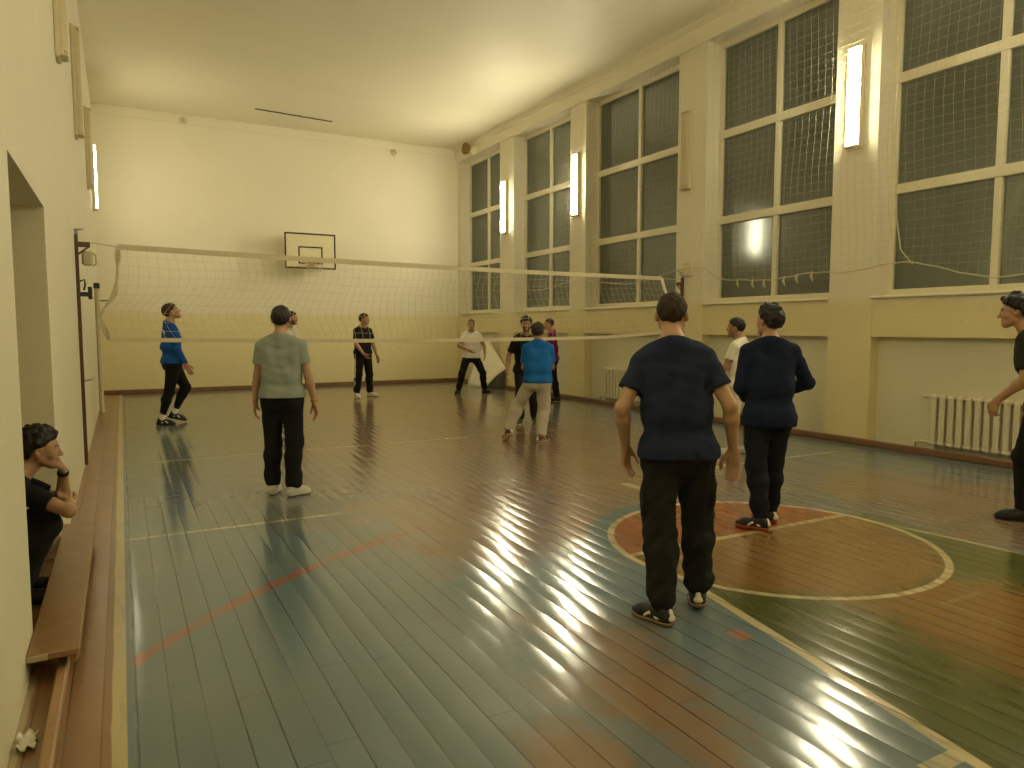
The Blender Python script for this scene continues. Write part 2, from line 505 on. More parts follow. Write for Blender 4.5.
    vis = m.noise(1.1, 2, v, .5, (4, .5, 1))
    c = m.mix(((gap*(m.step(vis, .3, .6)*.6+.2)) + joint*.5).clamp(), c, (.02, .016, .012))
    c = m.mix(.35, c, m.mix(rnd, (.85,.85,.85), (1.0,1.0,1.0)), 'MULTIPLY')
    spk = m.step(m.noise(9, 6, v, .8), .70, .76)
    c = m.mix(spk*.5, c, (.05, .04, .03))
    # cupped boards tilt the reflections sideways
    s = (u-.5)*.085 + (rnd-.5)*.035 + (m.noise(2.2, 2, v, .5, (1, .6, 1))-.5)*.06
    sy = (m.noise(5, 3, v)-.5)*.07
    cb = m.n('ShaderNodeCombineXYZ'); m.val(cb.inputs[0], s); m.val(cb.inputs[1], sy); cb.inputs[2].default_value = 1
    nrm = m.n('ShaderNodeVectorMath', operation='NORMALIZE'); m.lk(cb.outputs[0], nrm.inputs[0])
    rough = .085 + n2*.10 + n3*.05 + m.step(X, .03, -.03)*.16
    m.bsdf(c, rough, .85, nrm.outputs[0])
    return m.mat
M['floor'] = floor_mat()

# ------------------------------------------------------------------ the room
XL, XR, YB, YF_, ZC = -.42, 8.77, 19.4, -.85, 6.72
S = lambda o: tag(o, kind='structure')
S(MB().box((-1.6, YF_-.3, -.15), (9.6, YB+.3, 0)).build('floor', M['floor']))
S(MB().box((-1.6, YF_-.3, ZC), (9.6, YB+.3, ZC+.2)).build('ceiling', M['ceiling']))
S(MB().box((-1.6, YB, 0), (9.6, YB+.3, ZC)).build('wall_back', M['wall']))
S(MB().box((-1.6, YF_-.3, 0), (9.6, YF_, ZC)).build('wall_front', M['wall']))
NY0, NY1, NZ = 3.97, 5.72, 2.38
wl = MB()
wl.box((-1.6, YF_, 0), (XL, NY0, ZC)); wl.box((-1.6, NY1, 0), (XL, YB, ZC)); wl.box((-1.6, NY0, NZ), (XL, NY1, ZC))
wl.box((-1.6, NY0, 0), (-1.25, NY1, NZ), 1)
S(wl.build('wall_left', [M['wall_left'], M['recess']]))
S(MB().box((-1.25, NY0, 0), (-.64, NY1, .17), 0, .01).build('trim_1', M['brown']))

PIERS = [(-.85, .1), (2.72, 3.4), (6.10, 6.76), (9.25, 9.95), (12.82, 13.42), (15.98, 16.74), (19.22, YB)]
wr = MB()
for a, b in PIERS: wr.box((XR, a, 0), (9.6, b, 6.34))
OPEN = [(PIERS[i][1], PIERS[i+1][0]) for i in range(len(PIERS)-1)]
for a, b in OPEN:
    wr.box((XR+.005, a, 1.46), (9.6, b, 1.97))
    wr.box((XR+.17, a, 0), (9.6, b, 1.46), 1)
wr.box((XR-.05, YF_, 6.34), (9.6, YB, ZC))
wr.box((XR-.10, YF_, 6.58), (XR-.05, YB, ZC))
S(wr.build('wall_right', [M['wall_brick'], M['niche']]))
S(MB().box((XL, YB-.03, 6.50), (XR-.1, YB, 6.72), 0, .008).build('trim_2', M['wall']))
S(MB().box((XL, YB-.035, 0), (XR-.06, YB, .10), 0, .01).build('baseboard_back', M['brown']))
S(MB().box((XR-.06, YF_, 0), (XR-.002, YB, .085), 0, .012).build('baseboard_right', M['brown']))
# dark open seam across the ceiling
ce = MB(); 
for i in range(12):
    x0 = 2.96 + i*.155; y0 = 18.04 + i*.0168 + random.uniform(-.012, .012)
    ce.box((x0, y0, ZC-.012), (x0+.165, y0+.055, ZC+.02))
S(ce.build('trim_3', M['dark_line']))

# windows: three rows of two panes
GX = 9.06
TR = (3.40, 4.83)
for i, (a, b) in enumerate(OPEN):
    n = len(OPEN)-i
    root = S(empty('window_%d' % n, (GX, (a+b)/2, 2.0)))
    ha = (b-a)/2; zt = 6.34-2.0
    fr = MB(); fw = .075
    fr.box((0, -ha, 0), (.09, -ha+fw, zt), 0, .006); fr.box((0, ha-fw, 0), (.09, ha, zt), 0, .006)
    fr.box((.002, -ha+fw-.004, 0), (.088, ha-fw+.004, .09), 0, .004); fr.box((.002, -ha+fw-.004, zt-.09), (.088, ha-fw+.004, zt), 0, .004)
    fr.box((-.005, -.045, .003), (.085, .045, zt-.003), 0, .006)
    for z in TR: fr.box((-.012, -ha+.002, z-2.0-.065), (.08, ha-.002, z-2.0+.065), 0, .006)
    S(fr.build('window_frame', M['frame'], root))
    pn = MB()
    zs = [.09, TR[0]-2.0, TR[1]-2.0, zt-.09]
    for k in range(3):
        for y0, y1 in ((-ha+fw, -.045), (.045, ha-fw)):
            pn.box((.045, y0-.01, zs[k]), (.05, y1+.01, zs[k+1]))
    S(pn.build('window_pane', M['glass'], root))
    S(MB().box((-.34, -ha+.005, -.035), (.08, ha-.005, -.003), 0, .008).build('window_sill', M['frame'], root))

# ------------------------------------------------------------------ wall lamps
def lamp(lit, x, y, side, label):
    """vertical batten lamp; side -1 faces the hall from the right wall, +1 from the left"""
    r = empty('wall_lamp', (x, y, 4.65), 0 if side < 0 else math.pi)
    tag(r, label, 'lamp', 'tube lamps on the walls')
    MB().box((-.035, -.12, -.68), (-.001, .12, .68), 0, .006).build('housing', M['lampbody'], r)
    MB().box((-.10, -.092, .632), (-.03, .092, .66), 0, .006).build('end_cap', M['lampbody'], r)
    MB().box((-.10, -.092, -.66), (-.03, .092, -.632), 0, .006).build('end_cap', M['lampbody'], r)
    for sy in (-1, 1):  # added flanges that block side glow from the wall next to the lamp
        MB().box((-.068, sy*.099-.006, -.66), (-.03, sy*.099+.006, .66), 0, .003).build('added_glow_shield', M['lampbody'], r)
    if lit:
        d = MB()
        d.box((-.098, -.088, -.63), (-.037, .088, .63), 0, .022)
        d.build('glowing_cover', M['lit_dim'] if lit == 2 else M['lit'], r)
    else:
        d = MB()
        d.box((-.095, -.085, -.63), (-.037, .085, .63), 0, .025)
        d.build('cover', M['unlit'], r)
    return r
lamp(True, XR, 16.45, -1, 'lit tube lamp on the pier beside the window nearest the back wall')
lamp(True, XR, 13.15, -1, 'lit tube lamp between the second and third windows from the back wall')
lamp(False, XR, 9.70, -1, 'dark unlit tube lamp on the pier above the right end of the net')
lamp(True, XR, 6.44, -1, 'large lit tube lamp behind netting on the right pier nearest the camera')
lamp(True, XR, 3.1, -1, 'added lit tube lamp on the right wall, out of view')  # this and the next three are added, unseen, to brighten the near court
lamp(True, XR, -.35, -1, 'added lit tube lamp on the right wall beside the front corner, out of view')
lamp(2, XL, 4.5, 1, 'added lit tube lamp high on the left wall over the doorway, out of view')
lamp(2, XL, 1.2, 1, 'added lit tube lamp on the left wall above the camera, out of view')
lamp(False, XL, 7.75, 1, 'unlit tube lamp on the left wall cut off by the top of the photo')
lamp(False, XL, 10.75, 1, 'whole unlit tube lamp on the left wall, second from the camera')
lamp(False, XL, 14.5, 1, 'unlit tube lamp on the left wall just before the glowing one')
lamp(2, XL, 17.2, 1, 'lit tube lamp on the left wall next to the back corner')

# ------------------------------------------------------------------ volleyball net and its rails
NA, NB = .035, 9.40
def netpos(x, z, sway=0.0): return Vector((x, NB + NA*x + sway, z))
XR_N = 8.22
def ztop(x): return 2.50 - .07*(x/XR_N) - .05*math.sin(math.pi*min(max(x/XR_N, 0), 1))*.5
def zbot(x): return 1.44 - .04*math.sin(math.pi*min(max(x/XR_N, 0), 1)) + .05*max(0, (x-7)/1.2)
def xleft(v):
    pts = [(0, 0), (.3, -.01), (.5, -.05), (.72, -.20), (.86, -.17), (1, -.12)]
    for (a, p), (b, q) in zip(pts, pts[1:]):
        if v <= b: return p + (q-p)*(v-a)/(b-a)
    return pts[-1][1]
def nsway(u, v): return (.05*math.sin(u*9+1) + .03*math.sin(u*23+v*3))*math.sin(math.pi*v)*min(1, u*12)
def netpt(u, v):
    x0 = xleft(v); x1 = XR_N + .06*v
    uu = u + .012*math.sin(v*5+u*6)*math.sin(math.pi*v)*min(1, u*12)
    x = x0 + (x1-x0)*uu
    z = ztop(x)*(1-v) + zbot(x)*v + .012*math.sin(u*40+v*9)*math.sin(math.pi*v)
    return netpos(x, z, nsway(uu, v))
net = tag(empty('volleyball_net', netpos(0, 0)), 'volleyball net with white tape edges stretched across the whole hall', 'net')
inv = Vector(net.location)
g = MB()
NU, NV = 84, 10
for i in range(NU+1):
    g.tube([netpt(i/NU, j/10)-inv for j in range(11)], 0.0022, 4, cap=False)
for j in range(1, NV):
    g.tube([netpt(i/NU, j/NV)-inv for i in range(NU+1)], 0.0022, 4, cap=False)
g.build('mesh', M['netcord'], net)
def tape(name, z0f, h, mat, x0, x1, th=.006):
    b = MB(); n = 60; vs = []; fs = []
    for i in range(n+1):
        x = x0 + (x1-x0)*i/n; zc = z0f(x)
        for dz, dy in ((-h/2, -th), (h/2, -th), (h/2, th), (-h/2, th)):
            vs.append(netpos(x, zc+dz, dy)-inv)
    for i in range(n):
        for k in range(4):
            a, c = i*4+k, i*4+(k+1) % 4
            fs.append((a, a+4, c+4, c))
    fs += [(0,1,2,3), tuple(n*4+k for k in (3,2,1,0))]
    b.add(vs, fs); return b.build(name, mat, net)
tape('top_tape', lambda x: ztop(x), .065, M['tape'], 0, XR_N)
tape('bottom_tape', lambda x: zbot(x), .05, M['tape'], -.12, XR_N+.05)
b = MB()
for dx in (0, .018, -.015):
    b.tube([netpt(0, v/12) - inv + Vector((dx*math.sin(v*1.3)+dx*.5, .01*math.sin(v*2+dx*90), 0)) for v in range(13)], .011, 6)
b.build('gathered_side_cords', M['tape'], net)
b = MB(); b.tube([netpt(1, v/6)-inv for v in range(7)], .028, 6); b.build('side_tape', M['tapewhite'], net)
for pts, rad in (([netpos(-.26, 2.53)-inv, netpos(-.15, 2.52)-inv, netpos(0, ztop(0))-inv], .006), ([netpos(-.26, 1.93)-inv, netpos(-.14, 1.85)-inv, netpt(0, .55)-inv], .004),
                 ([netpos(XR_N, ztop(XR_N))-inv, netpos(8.60, 2.42)-inv], .006), ([netpos(XR_N+.06, zbot(XR_N))-inv, netpos(8.72, 1.5)-inv], .004)):
    b = MB(); b.tube(pts, rad, 6); b.build('tie_cord', M['cord'], net)

def rail(x, y, side, z1, label):
    r = empty('net_rail', (x, y, 0), 0 if side > 0 else math.pi)
    tag(r, label, 'net rail')
    MB().box((0, -.03, .02), (.035, .03, z1), 0, .005).build('bar', M['rail'], r)
    h = MB(); h.box((.03, -.012, z1-.14), (.15, .012, z1-.08), 0, .004); h.build('bracket', M['rail'], r)
    h = MB(); h.tube([(.03, 0, z1-.22), (.14, 0, z1-.13)], .010, 6); h.build('brace', M['rail'], r)
    t = MB(); t.tube([(.02, 0, z1-.02), (.02, 0, z1+.06)], .016, 8); t.tube([(-.0, 0, z1+.05), (.09, 0, z1+.055)], .010, 6)
    t.build('top_hook', M['steel'], r)
    return r
lr = rail(XL, 9.42, 1, 2.62, 'dark brown steel net rail upright on the left wall')
w = MB(); w.box((.06, .01, 2.28), (.17, .09, 2.44), 0, .02); w.tube([(.17, .05, 2.42), (.20, .05, 2.40), (.20, .05, 2.30), (.17, .05, 2.28)], .008, 6)
w.build('winch', M['post'], lr)
c_ = MB(); c_.box((.03, -.03, 1.93), (.12, .03, 1.98), 0, .006); c_.box((.11, -.035, 1.90), (.15, .035, 2.04), 0, .006); c_.tube([(.035, 0, 2.10), (.08, 0, 2.12), (.085, 0, 2.06), (.07, 0, 2.0)], .010, 6)
c_.build('clamp', M['black'], lr)
c_ = MB(); c_.tube([(.03, -.02, .98), (.10, -.03, .99), (.12, 0, 1.0), (.10, .03, .99), (.03, .02, .98)], .006, 6); c_.build('wire_loop', M['steel'], lr)
rr = rail(XR, 9.76, -1, 2.46, 'dark brown steel net rail on the right pier under the unlit lamp')
# free standing post further back
p = tag(empty('net_post', (-.365, 15.3, 0)), 'tall cream steel post standing against the left wall behind the net', 'post')
MB().lathe([(.0, 0), (.055, 0), (.055, .015), (.04, .02), (.04, 2.36), (.0, 2.37)], (0, 0, 0), n=16).build('tube', M['post'], p)
b = MB(); b.tube([(.03, 0, 2.08), (.24, -.02, 2.08)], .011, 6); b.build('crank', M['black'], p)
b = MB(); b.box((-.05, -.05, 2.30), (.05, .05, 2.40), 0, .01); b.build('cap', M['black'], p)

# ------------------------------------------------------------------ basketball hoop on the back wall
YBB = 18.88
bb = tag(empty('basketball_hoop', (4.37, YBB, 3.1)), 'cream basketball backboard with dark border and small rim on the back wall', 'basketball hoop')
MB().box((-.645, 0, 0), (.645, .035, .90), 0, .006).build('backboard', M['board'], bb)
b = MB(); t = .04
b.box((-.65, -.006, -.005), (.65, 0, t)); b.box((-.65, -.006, .905-t), (.65, 0, .905)); b.box((-.65, -.006, t), (-.65+t, 0, .905-t)); b.box((.65-t, -.006, t), (.65, 0, .905-t))
b.build('border', M['dark_line'], bb)
b = MB(); t = .035
b.box((-.31, -.005, .12), (.31, 0, .12+t)); b.box((-.31, -.005, .53), (.31, 0, .53+t)); b.box((-.31, -.005, .12), (-.31+t, 0, .53)); b.box((.31-t, -.005, .12), (.31, 0, .53))
b.build('target_rectangle', M['dark_line'], bb)
b = MB(); b.ring((0, -.36, .11), .225, .011, 'z'); b.box((-.07, -.15, .06), (.07, -.005, .13), 0, .006); b.build('rim', M['rim'], bb)
b = MB(); q = []
for k in range(12):
    a0 = 2*math.pi*k/12
    for s in (1, -1):
        b.tube([(math.cos(a0+s*j*.26)*(.225-.022*j), -.36+math.sin(a0+s*j*.26)*(.225-.022*j), .11-.07*j) for j in range(4)], .004, 4, cap=False)
b.build('hoop_net', M['cord'], bb)
for sx in (-.45, .45):
    for z0, z1, rad in ((.7, .75, .02), (.1, .15, .02), (.13, .72, .014)):
        b = MB(); b.tube([(sx, .03, z0), (sx*.8, YB-YBB-.022, z1)], rad, 8); b.build('wall_strut', M['rail'], bb)
    MB().box((sx*.8-.05, YB-YBB-.03, .08), (sx*.8+.05, YB-YBB-.001, .82), 0, .004).build('wall_plate', M['rail'], bb)

# ------------------------------------------------------------------ small things on the walls
for x, z, lab in ((1.51, 6.58, 'small round fitting high on the back wall near the left corner'), (6.84, 6.42, 'small round fitting high on the back wall above the players on the right')):
    h = tag(empty('wall_fitting', (x, YB, z)), lab, 'fitting', 'round fittings along the back wall')
    MB().lathe([(0, 0), (.085, 0), (.08, .03), (.05, .045), (0, .05)], (0, -.031, 0), Vector((0, -1, 0)), 20).build('disc', M['lampbody'], h)
    b = MB(); b.tube([(0, -.07, 0), (0, -.13, -.01), (0, -.15, -.05)], .012, 6); b.build('hook', M['steel'], h)
hn = tag(empty('brass_bell', (XR-.05, 18.25, 6.48)), 'round brass bell with pale dish on the beam above the far window', 'bell')
MB().box((-.09, -.04, -.05), (0, .04, .05), 0, .01).build('mount', M['lampbody'], hn)
MB().lathe([(0, 0), (.03, 0), (.07, .02), (.13, .07), (.155, .13), (.16, .18), (.148, .17), (.12, .08), (0, .06)], (-.08, 0, 0), Vector((-1, -.2, .0)), 28).build('dome', M['brass'], hn)
MB().lathe([(0, -.02), (.10, -.02), (.115, .02), (.10, .03), (0, .03)], (-.05, -.16, -.06), Vector((-.6, -1, -.2)), 24).build('dish', M['board'], hn)
sb = tag(empty('switch_box', (XR, 9.62, 2.60)), 'small grey electrical box on the pier beside the right net rail', 'electrical box')
MB().box((-.05, -.11, -.13), (-.001, .11, .13), 0, .012).build('casing', M['lampbody'], sb)
b = MB(); b.box((-.058, -.07, -.09), (-.05, .07, .06), 0, .003); b.build('cover', M['board'], sb)
b = MB(); b.tube([(-.03, .09, -.06), (-.03, .22, -.03), (-.03, .24, .02)], .010, 6); b.build('cable', M['steel'], sb)

# ------------------------------------------------------------------ radiators
def radiator(yc, n, label):
    r = tag(empty('radiator', (XR+.10, yc, 0)), label, 'radiator', 'cast iron radiators in the wall recesses')
    pitch = .105
    proto = None
    for i in range(n):
        y = (i-(n-1)/2)*pitch
        if proto is None:
            b = MB()
            b.box((-.062, -.034, .15), (-.022, .034, .74), 0, .016); b.box((.022, -.034, .15), (.062, .034, .74), 0, .016)
            b.box((-.066, -.042, .69), (.066, .042, .755), 0, .022); b.box((-.066, -.042, .115), (.066, .042, .18), 0, .022)
            b.box((-.02, -.008, .17), (.02, .008, .72))
            b.tube([(0, -.056, .72), (0, .056, .72)], .026, 10); b.tube([(0, -.056, .148), (0, .056, .148)], .026, 10)
            proto = b.build('section', M['radiator'], r); o = proto
        else:
            o = proto.copy(); COL.objects.link(o); o.parent = r
        o.location = (0, y, 0)
    ya = (n/2)*pitch
    b = MB(); b.tube([(0, ya-.03, .148), (0, ya+.13, .148), (.02, ya+.2, .13), (.03, ya+.22, .02)], .016, 8)
    b.build('pipe', M['radiator'], r)
    b = MB(); b.tube([(0, ya-.03, .72), (0, ya+.10, .72), (.055, ya+.12, .72)], .016, 8)
    b.build('pipe', M['radiator'], r)
    for y in (-ya+.06, ya-.06): MB().box((-.05, y-.02, 0), (.05, y+.02, .13), 0, .006).build('foot', M['radiator'], r)
radiator(4.62, 13, 'cream cast iron radiator under the window on the far right')
radiator(11.55, 12, 'cream cast iron radiator half hidden behind the man in front')

# ------------------------------------------------------------------ protective netting over the windows
wn_ = tag(empty('window_netting', (XR-.16, 9.5, 2.3)), 'wide mesh safety netting hung over the tall windows along the right wall', 'netting')
def np_(y, z, k=0): return Vector((.02*math.sin(y*2.1)+.012*math.sin(z*3+y), y-9.5, z-2.3))
Y0, Y1 = .3, 16.0
def zlow(y):
    sp = [(.3, 2.2), (3.1, 2.5), (4.4, 2.14), (5.65, 2.40), (6.4, 2.33), (6.9, 2.36), (7.7, 2.30), (8.5, 2.34), (9.3, 2.62), (11, 2.42), (13, 2.58), (14.5, 2.45), (16, 2.6)]
    for (a, p_), (b_, q_) in zip(sp, sp[1:]):
        if y <= b_:
            t = (y-a)/(b_-a); t = t*t*(3-2*t); return p_ + (q_-p_)*t
    return sp[-1][1]
g = MB(); st = .115
ny = int((Y1-Y0)/st)
for i in range(ny+1):
    y = Y0 + i*st; zl = zlow(y)
    g.tube([np_(y + .03*math.sin(z*2+y), z) for z in [zl + (6.25-zl)*k/8 for k in range(9)]], .0013, 3, cap=False)
nz = int((6.25-2.3)/st)
for k in range(nz+1):
    z0 = 6.25-k*st
    run = []
    for i in range(ny+1):
        y = Y0+i*st; z = z0 + .012*math.sin(y*2.3+k*.4)
        if z > zlow(y): run.append(np_(y, z))
        else:
            if len(run) > 1: g.tube(run, .0013, 3, cap=False)
            run = []
    if len(run) > 1: g.tube(run, .0013, 3, cap=False)
g.build('mesh', M['wincord'], wn_)
b = MB()
b.tube([np_(Y0 + (Y1-Y0)*i/120, zlow(Y0+(Y1-Y0)*i/120)) + Vector((0, 0, .006*math.sin(i*2.1))) for i in range(121)], .008, 6)
b.build('edge_rope', M['cord'], wn_)
b = MB(); b.tube([np_(5.72, 6.2), np_(5.74, 4.0), np_(5.70, 3.0), np_(5.62, 2.55), np_(5.45, 2.36)], .009, 6)
b.build('pull_rope', M['cord'], wn_)
for y in (6.95, 7.2, 7.42, 7.78, 8.0, 8.3):
    b = MB(); b.tube([np_(y, zlow(y)+.02), np_(y+.02, zlow(y)-.05), np_(y-.015, zlow(y)-.12)], [.008, .02, .008], 6)
    b.build('knotted_tie', M['cord'], wn_)
b = MB(); b.tube([np_(Y0, 6.26), np_(Y1, 6.26)], .008, 6); b.build('hanging_wire', M['cord'], wn_)
for y in (.6, 3.1, 6.4, 9.6, 13.1, 15.9):
    b = MB(); b.tube([np_(y, 6.26), np_(y, 6.26)+Vector((.10, 0, .09))], .008, 6); b.build('wire_hook', M['cord'], wn_)

# ------------------------------------------------------------------ bench, beam, scrap, mat
bn = tag(empty('gym_bench', (-.318, 4.92, 0)), 'low brown varnished wooden bench along the left wall', 'bench')
MB().box((-.10, -1.26, .115), (.10, 1.15, .15), 0, .006).build('seat_plank', M['wood'], bn)
MB().box((-.10, -1.266, .118), (-.02, -1.258, .147), 0, .003).build('end_strip', M['woodend'], bn)
for y in (-1.0, 0, 1.0): MB().box((-.085, y-.03, 0), (.085, y+.03, .115), 0, .005).build('leg', M['wood'], bn)
MB().box((.06, -1.24, .075), (.09, 1.13, .115), 0, .004).build('apron', M['wood'], bn)
be = tag(empty('floor_beam', (-.29, 2.2, 0)), 'narrow brown wooden beam lying on the floor in front of the bench end', 'beam')
MB().box((-.022, -1.6, 0), (.022, 1.66, .06), 0, .008).build('beam', M['plank'], be)
pp = tag(empty('paper_scrap', (-.375, 3.16, .0)), 'crumpled white paper scrap on the floor by the bench end', 'paper')
vs = []; n = 7
for i in range(n):
    for j in range(n):
        a, b_ = i/(n-1)-.5, j/(n-1)-.5
        vs.append((a*.06+.008*math.sin(j*2.2), b_*.14*(1-.5*abs(a)) , .012+.012*math.sin(i*1.9+j*1.3)+.012*abs(b_)*2))
fs = [(i*n+j, (i+1)*n+j, (i+1)*n+j+1, i*n+j+1) for i in range(n-1) for j in range(n-1)]
o = MB().add(vs, fs, 0, True).build('sheet', M['paper'], pp); sm = o.modifiers.new('thick', 'SOLIDIFY'); sm.thickness = .004
mt = tag(empty('folded_mat', (8.3, 16.9, 0)), 'white folded mat leaning against the right wall near the back corner', 'mat')
def matpt(u, v):   # u along the wall from far to near, v from floor to top
    foot = Vector((-.12 + .16*u, .62 - .80*u, 0)); top = Vector((.44, .5 - 1.05*u, 1.28 - .76*u))
    p_ = foot.lerp(top, v); p_.x -= .07*math.sin(math.pi*v); return p_
vs = []; n = 10
for i in range(n+1):
    for j in range(n+1): vs.append(matpt(i/n, j/n))
fs = [(i*(n+1)+j, (i+1)*(n+1)+j, (i+1)*(n+1)+j+1, i*(n+1)+j+1) for i in range(n) for j in range(n)]
o = MB().add(vs, fs, 0, True).build('front_panel', [M['mat_white'], M['mat_shade']], mt); sm = o.modifiers.new('thick', 'SOLIDIFY'); sm.thickness = .03; sm.offset = 0
vs2 = [matpt(1, j/n) + Vector((.02, .03, 0)) for j in range(n+1)] + [Vector((.43, -.50, .5*j/n)) for j in range(n+1)]
fs2 = [(j, j+1, n+2+j, n+1+j) for j in range(n)]
o = MB().add(vs2, fs2, 0, True).build('opening_shade', M['mat_shade'], mt); sm = o.modifiers.new('thick', 'SOLIDIFY'); sm.thickness = .02  # dark sheet closing the opening behind the mat, in place of its shade

# ------------------------------------------------------------------ people
def Rz(t):      # turn right by t degrees; columns right, forward, up
    t = math.radians(t); c, s = math.cos(t), math.sin(t)
    return np.array([[c, s, 0], [-s, c, 0], [0, 0, 1.]])
def Rx(t):      # pitch up
    t = math.radians(t); c, s = math.cos(t), math.sin(t)
    return np.array([[1, 0, 0], [0, c, -s], [0, s, c]])
def Ry(t):      # lean right
    t = math.radians(t); c, s = math.cos(t), math.sin(t)
    return np.array([[c, 0, s], [0, 1, 0], [-s, 0, c]])

def ik(a, b, l1, l2, pole):
    d = b-a; L = np.linalg.norm(d); L2 = min(L, (l1+l2)*.998)
    u = d/L; b2 = a + u*L2
    x = (l1*l1 - l2*l2 + L2*L2)/(2*L2)
    hgt = math.sqrt(max(l1*l1-x*x, 0))
    p = A3(*pole); p = unit(p - u*(p@u))
    return a + u*x + p*hgt, b2

def folds(seed, amp, vert=1.0):
    rs = np.random.RandomState(seed)
    ks = []
    for i in range(5):
        w = rs.uniform(.07, .20); d = unit(rs.normal(size=3)*A3(1, 1, 1.1*vert)); ks.append((2*math.pi/w*d, rs.uniform(0, 6.3), rs.uniform(.5, 1)))
    def f(X, Y, Z):
        wx = .02*np.sin(17*Y + 11*Z + seed); wz = .025*np.sin(13*X + 9*Y + 2*seed)
        s = 0
        for k, p, a in ks:
            s = s + a*np.sin(np.float32(k[0])*(X+wx) + np.float32(k[1])*Y + np.float32(k[2])*(Z+wz) + np.float32(p))
        return s*np.float32(amp/3.6)
    return f

def hand_prims(W, d, n, side, curl, thumb_in=.3, spread=1.0):
    """W wrist, d hand direction, n palm normal (palm faces n), side = direction of the thumb"""
    P = []; d = unit(d); n = unit(n - d*(n@d)); s = unit(side - d*(side@d) - n*(side@n))
    for o in (-.026, -.009, .009, .026):
        P.append(cone(W + s*o*.55 + d*.005, .0145, W + s*o + d*.085, .0115, k=.016))
    lens = {.027: (.040, .025, .021), .009: (.044, .029, .022), -.009: (.041, .027, .021), -.026: (.032, .020, .018)}
    for j, (o, L) in enumerate(lens.items()):
        p = W + s*o + d*.086; a = math.radians(curl*(.45 + .06*j)); sp = s*(o*1.6*spread)
        dr = unit(d + sp)
        r = .0098
        for q, l in enumerate(L):
            dr2 = dr*math.cos(a) + n*math.sin(a)
            e = p + dr2*l
            P.append(cone(p, r, e, r*.93, k=.006)); p = e; r *= .93; a += math.radians(curl*(.62 if q == 0 else .45))
    t0 = W + s*.020 + d*.022 + n*.004; dt = unit(s*.75 + d*.75 + n*thumb_in)
    t1 = t0 + dt*.040; dt2 = unit(s*.35 + d*.95 + n*(thumb_in+.1)); t2 = t1 + dt2*.032; dt3 = unit(s*.1 + d + n*(thumb_in+.25)); t3 = t2 + dt3*.026
    P += [cone(t0, .0165, t1, .0125, k=.014), cone(t1, .0120, t2, .0108, k=.006), cone(t2, .0108, t3, .0092, k=.006)]
    return P

